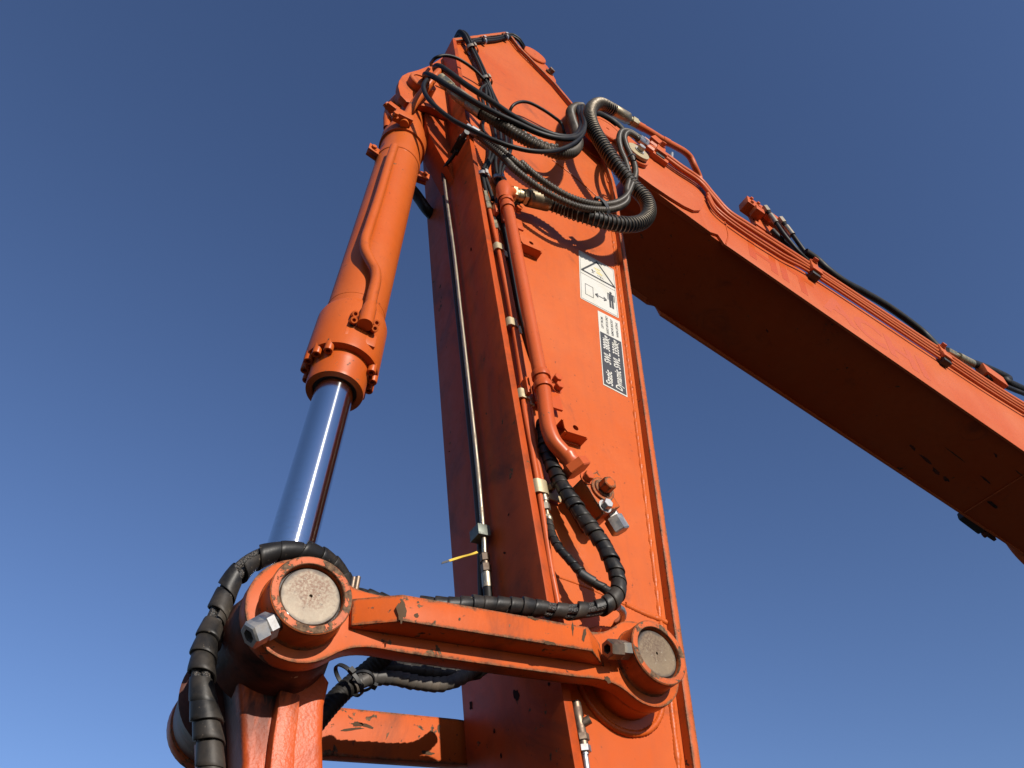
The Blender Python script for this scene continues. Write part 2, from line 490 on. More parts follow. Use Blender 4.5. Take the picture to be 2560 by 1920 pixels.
class Path:
    """smooth curve through control points with rotation-minimising frames"""
    def __init__(s, pts, step=0.006):
        P = [Vector(p) for p in pts]
        if len(P) == 2:
            P = [P[0], P[0].lerp(P[1], 0.5), P[1]]
        Q = [P[0] * 2 - P[1]] + P + [P[-1] * 2 - P[-2]]
        raw = []
        for i in range(1, len(Q) - 2):
            a, b, c, d = Q[i - 1:i + 3]
            t0 = 0.0
            t1 = t0 + max((b - a).length, 1e-5) ** 0.5
            t2 = t1 + max((c - b).length, 1e-5) ** 0.5
            t3 = t2 + max((d - c).length, 1e-5) ** 0.5
            n = max(6, int((c - b).length / 0.008))
            for k in range(n):
                t = t1 + (t2 - t1) * k / n
                A1 = a * ((t1 - t) / (t1 - t0)) + b * ((t - t0) / (t1 - t0))
                A2 = b * ((t2 - t) / (t2 - t1)) + c * ((t - t1) / (t2 - t1))
                A3 = c * ((t3 - t) / (t3 - t2)) + d * ((t - t2) / (t3 - t2))
                B1 = A1 * ((t2 - t) / (t2 - t0)) + A2 * ((t - t0) / (t2 - t0))
                B2 = A2 * ((t3 - t) / (t3 - t1)) + A3 * ((t - t1) / (t3 - t1))
                raw.append(B1 * ((t2 - t) / (t2 - t1)) + B2 * ((t - t1) / (t2 - t1)))
        raw.append(P[-1])
        ln = [0.0]
        for i in range(1, len(raw)):
            ln.append(ln[-1] + (raw[i] - raw[i - 1]).length)
        s.L = ln[-1]
        n = max(4, int(s.L / step))
        s.p = []
        j = 0
        for k in range(n + 1):
            t = s.L * k / n
            while j < len(ln) - 2 and ln[j + 1] < t:
                j += 1
            w = (t - ln[j]) / max(ln[j + 1] - ln[j], 1e-9)
            s.p.append(raw[j].lerp(raw[j + 1], min(max(w, 0), 1)))
        s.n = n
        s.T = [(s.p[min(i + 1, n)] - s.p[max(i - 1, 0)]).normalized() for i in range(n + 1)]
        x, y, d = basis(s.T[0])
        s.X = [x]
        for i in range(1, n + 1):
            q = s.T[i - 1].rotation_difference(s.T[i])
            x = (q @ s.X[-1])
            x = (x - s.T[i] * x.dot(s.T[i])).normalized()
            s.X.append(x)
    def at(s, l):
        t = min(max(l / s.L, 0), 1) * s.n
        i = min(int(t), s.n - 1)
        w = t - i
        p = s.p[i].lerp(s.p[i + 1], w)
        T = s.T[i].lerp(s.T[i + 1], w).normalized()
        X = s.X[i].lerp(s.X[i + 1], w)
        X = (X - T * X.dot(T)).normalized()
        return p, T, X, T.cross(X)

def sweep(path, rf, n=14, step=None, l0=0.0, l1=None, caps=True):
    l1 = path.L if l1 is None else l1
    step = step or 0.01
    m = max(2, int((l1 - l0) / step))
    v, f = [], []
    for i in range(m + 1):
        l = l0 + (l1 - l0) * i / m
        p, T, X, Y = path.at(l)
        r = rf(l) if callable(rf) else rf
        for k in range(n):
            a = 2 * math.pi * k / n
            v.append(p + (X * math.cos(a) + Y * math.sin(a)) * r)
    for i in range(m):
        for k in range(n):
            k2 = (k + 1) % n
            f.append((i * n + k, i * n + k2, (i + 1) * n + k2, (i + 1) * n + k))
    if caps:
        f.append(tuple(range(n))[::-1])
        f.append(tuple(range(m * n, (m + 1) * n)))
    return v, f

def ribbed(path, r, pitch, depth=0.12, n=14, l0=0.0, l1=None):
    return sweep(path, lambda l: r * (1 - depth * 0.5 + depth * 0.5 * math.cos(2 * math.pi * l / pitch)), n, pitch / 5.0, l0, l1)

def coil(path, r, pitch, w, l0=0.0, l1=None, per=16, n=5):
    l1 = path.L if l1 is None else l1
    turns = (l1 - l0) / pitch
    m = int(turns * per)
    v, f = [], []
    for i in range(m + 1):
        l = l0 + (l1 - l0) * i / m
        a = 2 * math.pi * i / per
        p, T, X, Y = path.at(l)
        rad = X * math.cos(a) + Y * math.sin(a)
        for k in range(n):
            b = 2 * math.pi * k / n
            v.append(p + rad * (r + w * math.cos(b)) + T * (w * math.sin(b)))
    for i in range(m):
        for k in range(n):
            k2 = (k + 1) % n
            f.append((i * n + k, i * n + k2, (i + 1) * n + k2, (i + 1) * n + k))
    return v, f

def wrap(path, r, pitch, width, lift=0.0035, l0=0.0, l1=None, per=22, jit=0.0, seed=1):
    """helical plastic band: overlapping turns when width > pitch, open turns when less"""
    rnd = random.Random(seed)
    l1 = path.L if l1 is None else l1
    m = int((l1 - l0) / pitch * per)
    prof = [(0.0, 0.0), (0.12, 0.25), (0.45, 0.55), (0.8, 0.9), (0.97, 1.0), (1.0, 0.82), (1.0, 0.1)]
    ph = [rnd.uniform(0, 6.28) for _ in range(3)]
    v, f = [], []
    for i in range(m + 1):
        l = l0 + (l1 - l0) * i / m
        a = -2 * math.pi * i / per
        tn = i / per
        jw = jit * (math.sin(tn * 0.9 + ph[0]) + 0.8 * math.sin(tn * 2.3 + ph[1]) + 0.5 * math.sin(tn * 4.1 + ph[2]))
        for u, h in prof:
            p, T, X, Y = path.at(min(max(l + (u - 0.5) * width + jw * pitch * 0.5, 0), path.L))
            v.append(p + (X * math.cos(a) + Y * math.sin(a)) * (r + 0.0006 + lift * h * (1 + 0.35 * math.sin(tn * 1.7 + ph[2]) + 0.2 * math.sin(tn * 3.3 + ph[0]))))
    n = len(prof)
    for i in range(m):
        for k in range(n - 1):
            f.append((i * n + k, i * n + k + 1, (i + 1) * n + k + 1, (i + 1) * n + k))
    return v, f

def tube(name, pts, r, mat, parent=None, n=14, step=0.012):
    return MB().add(*sweep(Path(pts), r, n, step)).build(name, mat, parent, smooth=60)

def blot(name, pts, mat, parent, seed, n=26):
    """ragged flat patch (worn-through paint, oil spot) lying 0.4 mm proud of a surface; pts = centre, axis tip a, axis tip b"""
    c, a, b = (Vector(p) for p in pts)
    ua, ub = a - c, b - c
    nn = ua.cross(ub).normalized()
    if nn.dot(Vector((0, -1.175, 1.65)) - c) < 0:
        nn = -nn
    v = [c + nn * 0.0005]
    for k in range(n):
        t = 2 * math.pi * k / n
        q = 1 + 0.55 * noise.noise(Vector((math.cos(t) * 1.6, math.sin(t) * 1.6, seed * 3.7))) + 0.22 * noise.noise(Vector((math.cos(t) * 6, math.sin(t) * 6, seed)))
        v.append(c + nn * 0.0005 + (ua * math.cos(t) + ub * math.sin(t)) * q)
    return MB().add(v, [(0, 1 + k, 1 + (k + 1) % n) for k in range(n)]).build(name, mat, parent)

def bolt(name, p, d, r, h, mat, parent, washer=True, rot=0.2, stud=0.0):
    p, d = Vector(p), Vector(d).normalized()
    mb = MB()
    if washer:
        mb.add(*lathe(p, p + d, [(0, r * 1.35), (h * 0.18, r * 1.35)], 20))
    mb.add(*hexn(p + d * h * 0.19, p + d * h, r, 0.1, rot=rot))
    if stud:
        mb.add(*cyl(p + d * h, p + d * (h + stud), r * 0.55, 12))
    return mb.build(name, mat, parent, smooth=30)

def offset_loop(pts, d):
    """inward offset of a closed 2-D loop (counter-clockwise or clockwise handled by sign)"""
    n = len(pts)
    area = sum(pts[i][0] * pts[(i + 1) % n][1] - pts[(i + 1) % n][0] * pts[i][1] for i in range(n))
    sg = 1 if area > 0 else -1
    out = []
    for i in range(n):
        a, b, c = Vector(pts[i - 1]), Vector(pts[i]), Vector(pts[(i + 1) % n])
        e1, e2 = (b - a).normalized(), (c - b).normalized()
        n1, n2 = Vector((-e1.y, e1.x)) * sg, Vector((-e2.y, e2.x)) * sg
        k = (n1 + n2)
        k = k / max(k.dot(n1), 0.2)
        out.append(b + k * d)
    return [tuple(p) for p in out]

# stick frame: s runs down the stick, t across its side plate (towards the boom), y sideways
SW = Vector((0.140322585, 0.0, -0.990105839))
TW = Vector((0.990105839, 0.0, 0.140322585))
def SP(s, t, y):
    p = SW * s + TW * t
    return Vector((p.x, y, p.z + 1.65))
def sp2(s, t):
    p = SP(s, t, 0)
    return (p.x, p.z)
def arc(cx, cz, r, a0, a1, n):
    return [(cx + r * math.cos(R(a0 + (a1 - a0) * i / n)), cz + r * math.sin(R(a0 + (a1 - a0) * i / n))) for i in range(n + 1)]
def xz(*pp):
    return [(p[0], p[2]) for p in pp]

# ------------------------------------------------------------------ ground
g = MB()
NG = 48
rings = [0.0, 2, 5, 12, 30, 80, 250, 900, 3000]
gv, gf = [(0, 0, 0)], []
for r_ in rings[1:]:
    for k in range(NG):
        a = 2 * math.pi * k / NG
        gv.append((r_ * math.cos(a), r_ * math.sin(a), 0.03 * noise.noise(Vector((r_ * math.cos(a), r_ * math.sin(a), 0)) * 0.2)))
for k in range(NG):
    gf.append((0, 1 + k, 1 + (k + 1) % NG))
for i in range(len(rings) - 2):
    for k in range(NG):
        a, b = 1 + i * NG + k, 1 + i * NG + (k + 1) % NG
        gf.append((a, b, b + NG, a + NG))
ground = g.add(gv, gf).build('ground', 'ground')
tag(ground, 'brown gravel yard ground under the excavator arm', 'ground', kind='structure')

# ================================================================== dipper arm (the upright stick)
ARM = root('dipper_arm', (1.0, 0.2, 1.55), 'tall orange box-section dipper arm standing upright in the middle, with stickers on its side plate', 'excavator arm')
loop_st = [(0.5, 0.897), (-3.905, 0.897), (-4.500, 1.290), (-4.523, 1.318), (-4.500, 1.340), (-4.373, 1.387), (-4.107, 1.577),
           (-3.904, 1.668), (-3.730, 1.710), (-3.558, 1.736), (-3.400, 1.747), (-3.245, 1.748), (-3.150, 1.742), (-3.060, 1.7295), (0.5, 1.0411)]
LO = [sp2(*q) for q in loop_st]
LI = offset_loop(LO, 0.021)
LM = offset_loop(LO, 0.010)
def strip(idx, y0=0.0, y1=0.4):
    mb = MB()
    ring = [LO[i] for i in idx] + [LI[i] for i in reversed(idx)]
    v, f = prism(ring, y0, y1)
    n = len(idx)
    f = []
    m = 2 * n
    for i in range(n - 1):           # near and far faces as quads
        a, b = i, i + 1
        c, d = m - 2 - i, m - 1 - i
        f.append((a, b, c, d))
        f.append((a + m, d + m, c + m, b + m))
    f += [(i, (i + 1) % m, m + (i + 1) % m, m + i) for i in range(m)]
    return mb.add(v, f)
strip([0, 1]).build('front_plate', 'front', ARM, bevel=0.0022)
strip([1, 2, 3, 4]).build('top_plate', 'arm_edge', ARM, bevel=0.002)
strip([4, 5, 6, 7, 8, 9, 10, 11, 12, 13, 14]).build('rear_plate', 'arm_edge', ARM, bevel=0.0025)
sp_o = MB().add(*prism(LM, 0.025, 0.040)).build('side_plate', 'arm', ARM)
MB().add(*prism(LM, 0.360, 0.375)).build('side_plate', 'arm', ARM)

def bead(name, pts, r, mat, parent, wob=0.35, freq=90.0, n=8):
    pa = Path(pts, 0.006)
    return MB().add(*sweep(pa, lambda l: r * (1 + wob * noise.noise(Vector((l * freq, r * 900, 0.3))) + 0.12 * math.sin(l * 700)), n, 0.004)).build(name, mat, parent, smooth=80)
def on_side(pts, y=0.024):
    return [(p[0], y, p[1]) for p in pts]
LB = offset_loop(LO, 0.040)
bead('weld_bead', on_side([LB[13], ((LB[13][0] + LB[14][0]) / 2, (LB[13][1] + LB[14][1]) / 2), LB[14]], 0.0275), 0.0075, 'arm', ARM, 0.55, 45.0)
bead('weld_bead', on_side([LI[i] for i in range(4, 13)]), 0.006, 'arm', ARM)
bead('weld_bead', on_side([LI[1], LI[2], LI[3]]), 0.005, 'arm', ARM)
bead('weld_bead', [(0.9260, 0.0245, 4.9063), (1.0562, 0.0245, 4.8526), (1.1806, 0.0245, 4.7717)], 0.0038, 'arm', ARM)
bead('weld_bead', [(1.0223, 0.0265, 2.6011), (1.0763, 0.0265, 2.5939), (1.1341, 0.0265, 2.5911), (1.1624, 0.0265, 2.5848)], 0.0075, 'arm', ARM, 0.2)
bead('weld_bead', [(0.8283, 0.0265, 2.6136), (0.8720, 0.0265, 2.6135), (0.9222, 0.0265, 2.6116), (0.9767, 0.0265, 2.6052), (1.0223, 0.0265, 2.6011)], 0.0045, 'arm', ARM, 0.2)

# pivot boss for the boom and pin boss for the links
MB().add(*lathe((1.215, 0.015, 5.385), (1.215, 0.4, 5.385), [(0, 0.15), (0.37, 0.15)], 48)).build('pivot_boss', 'arm', ARM, bevel=0.004)
PL, PR = (0.2529, 2.3071), (0.9777, 2.4047)
for ya, yb in ((0.03, -0.024), (0.37, 0.424)):
    MB().add(*lathe((PR[0], ya, PR[1]), (PR[0], yb, PR[1]), [(0, 0.088), (0.054, 0.088)], 48)).build('pin_boss', 'arm', ARM, bevel=0.003)
pad = []
for k in range(49):
    a = 2 * math.pi * k / 48
    pad.append((PR[0] + 0.113 * math.cos(a), 0.0225, PR[1] + 0.113 * math.sin(a)))
bead('weld_bead', pad, 0.0075, 'arm', ARM, 0.15)
MB().add(*lathe((PR[0], 0.026, PR[1]), (PR[0], 0.0, PR[1]), [(0, 0.110), (0.006, 0.110)], 48)).build('boss_pad', 'arm', ARM, bevel=0.001)

# cylinder lugs on the front plate, with pin
CP = (0.266, 5.103)
lug = xz((0.3737, 0.1150, 5.8008), (0.3297, 0.1150, 5.6176), (0.2836, 0.1150, 5.4398), (0.2372, 0.1150, 5.3104), (0.1921, 0.1150, 5.2023), (0.1724, 0.1150, 5.1340), (0.1656, 0.1150, 5.0568), (0.1692, 0.1150, 4.9941), (0.1894, 0.1150, 4.9173), (0.2235, 0.1150, 4.8873), (0.2680, 0.1150, 4.9154), (0.3281, 0.1150, 4.9632), (0.4473, 0.1150, 5.0006), (0.4723, 0.1150, 4.8324), (0.5108, 0.1150, 4.8786))
lug = [p for p in lug]
for y0, y1 in ((0.115, 0.148), (0.252, 0.285)):
    MB().add(*prism(lug, y0, y1)).build('cylinder_lug', 'arm', ARM, bevel=0.004)
web = [sp2(-3.62, 0.900), sp2(-3.45, 0.80), sp2(-3.20, 0.78), sp2(-3.02, 0.80), sp2(-2.86, 0.855), sp2(-2.72, 0.900)]
MB().add(*prism(web, 0.1485, 0.2515)).build('lug_web', 'front', ARM, bevel=0.006)
MB().add(*lathe((CP[0], 0.1155, CP[1]), (CP[0], 0.0, CP[1]), [(0, 0.066), (0.036, 0.066), (0.040, 0.062), (0.040, 0.050), (0.034, 0.049)], 40)).build('lug_boss', 'arm', ARM, smooth=30)
MB().add(*lathe((CP[0], 0.28, CP[1]), (CP[0], 0.0, CP[1]), [(0, 0.0475), (0.195, 0.0475), (0.198, 0.045)], 40)).build('lug_pin', 'cap_b', ARM)

# rear lug at the tip (for the arm cylinder)
rl = xz((0.7317, 0.0500, 6.4622), (0.7934, 0.0500, 6.3707), (0.8223, 0.0500, 6.3978), (0.8493, 0.0500, 6.4379), (0.8999, 0.0500, 6.4487), (0.9360, 0.0500, 6.4113), (0.9452, 0.0500, 6.3723), (0.9802, 0.0500, 6.3215), (1.0063, 0.0500, 6.2586), (1.0305, 0.0500, 6.1701), (1.0318, 0.0500, 6.1355), (1.0025, 0.0500, 6.0223), (0.9382, 0.0500, 6.0476), (0.8274, 0.0500, 6.2394), (0.7264, 0.0500, 6.3553))
for y0, y1 in ((0.05, 0.085), (0.315, 0.35)):
    MB().add(*prism(rl, y0, y1)).build('rear_lug', 'arm', ARM, bevel=0.004)
rd = (0.8801, 0.0450, 6.3599)
MB().add(*lathe(rd, (rd[0], -1, rd[2]), [(-0.03, 0.082), (0.004, 0.082), (0.008, 0.078), (0.0085, 0.004), (0.006, 0.003)], 48)).build('pin_cover', 'arm', ARM, smooth=30)
rb = (0.9891, 0.0500, 6.2266)
bolt('lug_bolt', rb, (0.25, -1, 0.1), 0.022, 0.03, 'rust', ARM)

# --- hard pipes on the side plate
YP = -0.050
mp = [(0.6298, -0.0500, 4.1339), (0.6481, -0.0500, 4.0473), (0.6990, -0.0500, 3.6585), (0.7560, -0.0500, 3.2117), (0.7641, -0.0500, 3.1553), (0.7720, -0.0500, 3.0320), (0.7780, -0.0500, 2.9908), (0.7920, -0.0500, 2.9568), (0.8158, -0.0500, 2.9357), (0.8425, -0.0500, 2.9137)]
MAIN = MB().add(*sweep(Path(mp), 0.0212, 20, 0.008)).build('main_pipe', 'pipe', ARM, smooth=60)
e0, e1 = Vector((0.6289, -0.0500, 4.2252)), Vector((0.6323, -0.0500, 4.1229))
tee = MB()
tee.add(*lathe(e0, e1, [(0.0, 0.012), (0.012, 0.026), (0.03, 0.031), (0.075, 0.031), (0.095, 0.026), (0.12, 0.024), ((e1 - e0).length, 0.0225)], 24))
h0 = Vector((0.6295, -0.0500, 4.1619)); h1 = Vector((0.6694, -0.0450, 4.2064))
tee.add(*lathe(h0, h1, [(0, 0.026), ((h1 - h0).length, 0.024)], 20))
tee.build('pipe_elbow', 'pipe', MAIN, smooth=50)
# pipe end nut, terminal block, plug
a, b = Vector((0.8379, -0.0500, 2.9179)), Vector((0.8683, -0.0500, 2.8821))
pd = (b - a).normalized()
MB().add(*lathe(a - pd * 0.022, b, [(0, 0.023), (0.01, 0.026), (0.02, 0.023), (0.03, 0.026), (0.034, 0.026)], 20)).build('pipe_collar', 'pipe', MAIN)
MB().add(*hexn(a + pd * 0.012, b - pd * 0.01, 0.039, 0.08, rot=0.3)).build('pipe_nut', 'pipe', MAIN, smooth=25)
cd = (Vector((0.9128, -0.0680, 2.7653)) - Vector((0.8570, -0.0680, 2.8546))).normalized()
bq = [(0.8570, -0.0680, 2.8546), (0.9084, -0.0680, 2.8991), (0.9679, -0.0680, 2.8088), (0.9126, -0.0680, 2.7643)]
BLK = MB().add(*prism(xz(*bq), -0.068, 0.0245)).build('terminal_block', 'link', ARM, bevel=0.002)
bolt('block_bolt', Vector((0.8686, -0.0680, 2.8562)), (0, -1, 0), 0.0135, 0.020, 'pipe', BLK)
bolt('block_bolt', Vector((0.9182, -0.0680, 2.8424)), (0, -1, 0), 0.019, 0.034, 'link', BLK, rot=0.5)
MB().add(*lathe(Vector((0.9146, -0.0680, 2.8391)), Vector((0.9146, -0.0680, 2.8391)) + Vector((0, -1, 0)), [(0, 0.034), (0.006, 0.034), (0.006, 0.026), (0.0005, 0.026)], 28)).build('lock_ring', 'link', BLK)
bolt('block_bolt', Vector((0.9168, -0.0680, 2.7869)), (0, -1, 0), 0.0135, 0.020, 'zinc', BLK)
pe = Vector((0.9620, -0.0300, 2.8142))
MB().add(*hexn(pe + cd * 0.002, pe + cd * 0.018, 0.021, 0.05)).add(*hexn(pe + cd * 0.018, pe + cd * 0.058, 0.025, 0.12, rot=0.35)).build('plug_nut', 'zinc', BLK, smooth=25)

# two thin pipes and their saddles
YT = 0.004
t1 = [(0.6006, 0.0040, 4.0885), (0.6399, 0.0040, 3.8639), (0.6875, 0.0040, 3.5549), (0.7279, 0.0040, 3.2298), (0.7339, 0.0040, 3.1190), (0.7579, 0.0040, 2.9516), (0.7728, 0.0040, 2.8446), (0.7859, 0.0040, 2.7293), (0.8012, 0.0040, 2.5990), (0.8115, 0.0040, 2.5372), (0.8187, 0.0040, 2.4763), (0.8248, 0.0040, 2.4338)]
tube('thin_pipe', t1, 0.0078, 'pipe', ARM, 12)
t2 = [(0.6321, 0.0040, 3.9753), (0.6545, 0.0040, 3.8571), (0.6992, 0.0040, 3.5633), (0.7376, 0.0040, 3.2355), (0.7445, 0.0040, 3.1247), (0.7680, 0.0040, 2.9563), (0.7858, 0.0040, 2.8502), (0.7895, 0.0040, 2.8203)]
tube('thin_pipe', t2, 0.0070, 'pipe', ARM, 12)
tube('thin_pipe', [(0.7600, 0.0120, 3.1272), (0.7735, 0.0120, 2.9770), (0.7864, 0.0120, 2.9107), (0.7904, 0.0120, 2.8831)], 0.0065, 'pipe', ARM, 12)
def saddle(c, s_ang, w, h, wide, mat='clamp', bolt_at=None):
    """sheet-metal strap over the thin pipes, fixed to the side plate"""
    c = Vector(c)
    prof = [(-w, 0.030), (-w, 0.012), (-w * 0.9, -0.004), (-w * 0.6, -0.009), (w * 0.4, -0.009), (w * 0.75, -0.004), (w * 0.95, 0.008), (wide, 0.012)]
    v, f = [], []
    for sgn in (-1, 1):
        for t_, y_ in prof:
            p = c + TW * t_ + SW * h * sgn
            v.append((p.x, y_, p.z))
        for t_, y_ in reversed(prof):
            p = c + TW * (t_ * 0.93) + SW * h * sgn
            v.append((p.x, y_ + 0.0045, p.z))
    m = 2 * len(prof)
    f = [tuple(range(m))[::-1], tuple(range(m, 2 * m))] + [(i, (i + 1) % m, m + (i + 1) % m, m + i) for i in range(m)]
    o = MB().add(v, f).build('saddle_clamp', mat, ARM, smooth=50)
    if bolt_at is not None:
        bolt('clamp_bolt', bolt_at, (0.1, -1, 0), 0.0115, 0.018, 'rust', o, stud=0.012)
    return o
for z_, bo in ((((0.6447, 0.0040, 3.8565)), None), (((0.6965, 0.0040, 3.4586)), None), (((0.7336, 0.0040, 3.1524)), None)):
    saddle(z_, 0, 0.021, 0.017, 0.040)
saddle((0.7790, 0.0040, 2.8384), 0, 0.023, 0.020, 0.066, bolt_at=Vector((0.8099, 0.0110, 2.8568)))

def fitting(p, q, segs, mat, parent, n=6, name='fitting'):
    """stack of collars and hexes between p and q: (start, end, radius, 'h' hex or 'r' round)"""
    p, q = Vector(p), Vector(q)
    d = q - p
    mb = MB()
    for u0, u1, r, k in segs:
        if k == 'h':
            mb.add(*hexn(p + d * u0, p + d * u1, r, 0.1))
        else:
            mb.add(*cyl(p + d * u0, p + d * u1, r, 18))
    return mb.build(name, mat, parent, smooth=28)
STD = [(0.0, 0.3, 0.009, 'h'), (0.3, 0.36, 0.008, 'r'), (0.36, 0.62, 0.0125, 'h'), (0.62, 0.68, 0.0095, 'r'), (0.68, 1.0, 0.0135, 'h')]
fitting((0.5787, 0.0040, 4.2056), (0.5994, 0.0040, 4.0874), STD, 'yzinc', ARM)
fitting((0.6199, 0.0040, 4.0473), (0.6334, 0.0040, 3.9713), STD, 'yzinc', ARM)
fitting((0.7879, 0.0040, 2.8214), (0.7939, 0.0040, 2.7748), [(0, 0.28, 0.0095, 'r'), (0.28, 0.45, 0.011, 'r'), (0.45, 0.6, 0.0085, 'r'), (0.6, 1.0, 0.0115, 'h')], 'steel', ARM)
fitting((0.7946, 0.0040, 2.7751), (0.8002, 0.0040, 2.7397), [(0, 0.4, 0.006, 'r'), (0.4, 0.62, 0.010, 'h'), (0.62, 1.0, 0.0115, 'r')], 'bronze', ARM)

# pipe clamps bolted to the plate
def pipe_clamp(c, bolts, mats, lower):
    c = Vector(c)
    mb = MB()
    d = (Vector(mp[3]) - Vector(mp[2])).normalized()
    for off in (-0.021, 0.021):
        p = c + d * off
        mb.add(*lathe(p - d * 0.011, p + d * 0.011, [(0, 0.0265), (0.001, 0.0268), (0.021, 0.0268), (0.022, 0.0265)], 28))
    q = c + TW * 0.052
    mb.add(*obox((q.x, 0.004, q.z), TW, (0, 1, 0), SW, 0.047, 0.004, 0.032))
    q2 = c - TW * 0.028
    mb.add(*obox((q2.x, 0.0, q2.z), TW, (0, 1, 0), SW, 0.006, 0.024, 0.030))
    o = mb.build('pipe_clamp', 'pipe', ARM, bevel=0.001)
    for bp, m_ in zip(bolts, mats):
        bolt('clamp_bolt', bp, (0, -1, 0), 0.0135, 0.022, m_, o)
    return o
pipe_clamp((0.6437, -0.0500, 4.0809), [(0.7090, 0.0000, 4.2124), (0.7166, 0.0000, 4.1832)], ['zinc', 'pipe'], 0)
pipe_clamp((0.7621, -0.0500, 3.1783), [(0.8424, 0.0000, 3.2742), (0.8463, 0.0000, 3.2419)], ['pipe', 'pipe'], 0)

def channel(c, l, w, h):
    """short welded U-channel with a drilled web"""
    c = Vector(c)
    th = 0.004
    mb = MB()
    n = 20
    hr = 0.0095
    outer = []
    # web with a round hole, built as a ring of quads
    for k in range(n):
        a = 2 * math.pi * k / n
        ca, sa = math.cos(a), math.sin(a)
        m_ = min(l / max(abs(ca), 1e-6), w / max(abs(sa), 1e-6))
        outer.append((ca * m_, sa * m_))
    v = []
    for y_ in (-h, -h + th):
        for ou in outer:
            p = c + TW * ou[0] + SW * ou[1]
            v.append((p.x, 0.025 + y_, p.z))
        for k in range(n):
            a = 2 * math.pi * k / n
            p = c + TW * hr * math.cos(a) + SW * hr * math.sin(a)
            v.append((p.x, 0.025 + y_, p.z))
    f = []
    for k in range(n):
        k2 = (k + 1) % n
        f += [(k, k2, n + k2, n + k), (2 * n + k, 3 * n + k, 3 * n + k2, 2 * n + k2), (n + k, n + k2, 3 * n + k2, 3 * n + k), (k, 2 * n + k, 2 * n + k2, k2)]
    mb.add(v, f)
    for sg in (-1, 1):
        p = c + SW * (w - th / 2) * sg
        mb.add(*obox((p.x, 0.025 - h / 2 + th / 2 + 0.0002, p.z), TW, (0, 1, 0), SW, l - 0.0004, h / 2 - th / 2 - 0.0004, th / 2 - 0.0003))
    o = mb.build('channel_bracket', 'arm', ARM, smooth=30)
    p = c + SW * (w + 0.002)
    bead('weld_bead', [(p.x + TW.x * u, 0.0235, p.z + TW.z * u) for u in (-l * 0.6, 0, l * 0.7)], 0.004, 'arm', o)
    return o
channel((0.7668, -0.0120, 3.9697), 0.046, 0.027, 0.040)
channel((0.8918, -0.0120, 3.0917), 0.040, 0.024, 0.040)

# grease line at the bottom of the side plate
gl = MB().add(*sweep(Path([(0.8463, 0.0080, 2.3179), (0.8491, 0.0060, 2.2877), (0.8530, 0.0040, 2.2535)]), 0.0105, 14)).add(*sweep(Path([(0.8520, 0.0040, 2.2730), (0.8660, -0.0100, 2.2820)]), 0.0085, 12)).build('grease_pipe', 'rust', ARM, smooth=50)
fitting((0.8531, 0.0040, 2.2548), (0.8560, 0.0040, 2.2336), [(0, 0.6, 0.014, 'h'), (0.6, 1, 0.010, 'r')], 'rust', gl)
fitting((0.8561, 0.0040, 2.2341), (0.8578, 0.0040, 2.2176), [(0, 0.75, 0.0135, 'h'), (0.75, 1, 0.008, 'r')], 'zinc', gl)
tube('grease_line', [(0.8572, 0.0040, 2.2188), (0.8587, 0.0040, 2.2042), (0.8606, 0.0040, 2.1802)], 0.0065, 'zinc', gl)
tube('elbow_fitting', [(0.9419, -0.0450, 2.5316), (0.9557, -0.0400, 2.5309), (0.9694, -0.0250, 2.5316), (0.9831, 0.0000, 2.5363), (0.9907, 0.0240, 2.5437)], 0.0085, 'zinc', ARM)

# tubes on the shaded front plate
TF = 0.872
fs = [(0.4731, 0.1871, 4.5261), (0.4966, 0.1845, 4.3600), (0.5466, 0.1750, 4.0071), (0.5920, 0.1748, 3.6871), (0.6756, 0.1762, 3.0970), (0.6968, 0.1787, 2.9475), (0.7155, 0.1841, 2.8160), (0.7217, 0.1858, 2.7720), (0.7261, 0.1893, 2.7407)]
FT = tube('front_tube', fs, 0.0066, 'steel', ARM, 14)
tube('front_tube', [(0.4945, 0.2192, 4.4462), (0.5484, 0.2156, 4.0658), (0.5955, 0.2119, 3.7340), (0.6811, 0.2128, 3.1300), (0.7028, 0.2144, 2.9763), (0.7220, 0.2189, 2.8414), (0.7327, 0.2262, 2.7655), (0.7447, 0.2394, 2.6808), (0.7512, 0.2445, 2.6354)], 0.0075, 'black', ARM, 12)
cb = Vector((0.7141, 0.1823, 2.7973))
MB().add(*obox(cb + Vector((0, 0.012, 0)), TW, (0, 1, 0), SW, 0.018, 0.023, 0.016)).build('tube_clamp', 'green', ARM, bevel=0.002)
fitting((0.7268, 0.1902, 2.7362), (0.7339, 0.1902, 2.6862), [(0, 0.40, 0.0125, 'h'), (0.40, 0.58, 0.0085, 'r'), (0.58, 1.0, 0.0135, 'h')], 'rust', FT)
fitting((0.7336, 0.1918, 2.6877), (0.7400, 0.1940, 2.6426), [(0, 0.08, 0.011, 'r'), (0.08, 0.9, 0.0125, 'r'), (0.9, 1.0, 0.010, 'r')], 'steel', FT)
tube('hose_tail', [(0.7396, 0.1933, 2.6459), (0.7421, 0.1936, 2.6279), (0.7454, 0.1969, 2.6047)], 0.0115, 'rubber', FT)
tube('hose_tail', [(0.4736, 0.1906, 4.5226), (0.4650, 0.1871, 4.5832), (0.4615, 0.1473, 4.5795), (0.4624, 0.0958, 4.5519), (0.4614, 0.0534, 4.5376)], 0.0085, 'rubber', FT)
jb = Vector((0.4600, 0.0376, 4.5473))
jd = (Vector((0.4598, -0.0147, 4.5490)) - jb).normalized()
MB().add(*obox(jb, jd, Vector((0, 1, 0)), jd.cross(Vector((0, 1, 0))), 0.024, 0.018, 0.017)).build('connector_box', 'black', ARM, bevel=0.003)
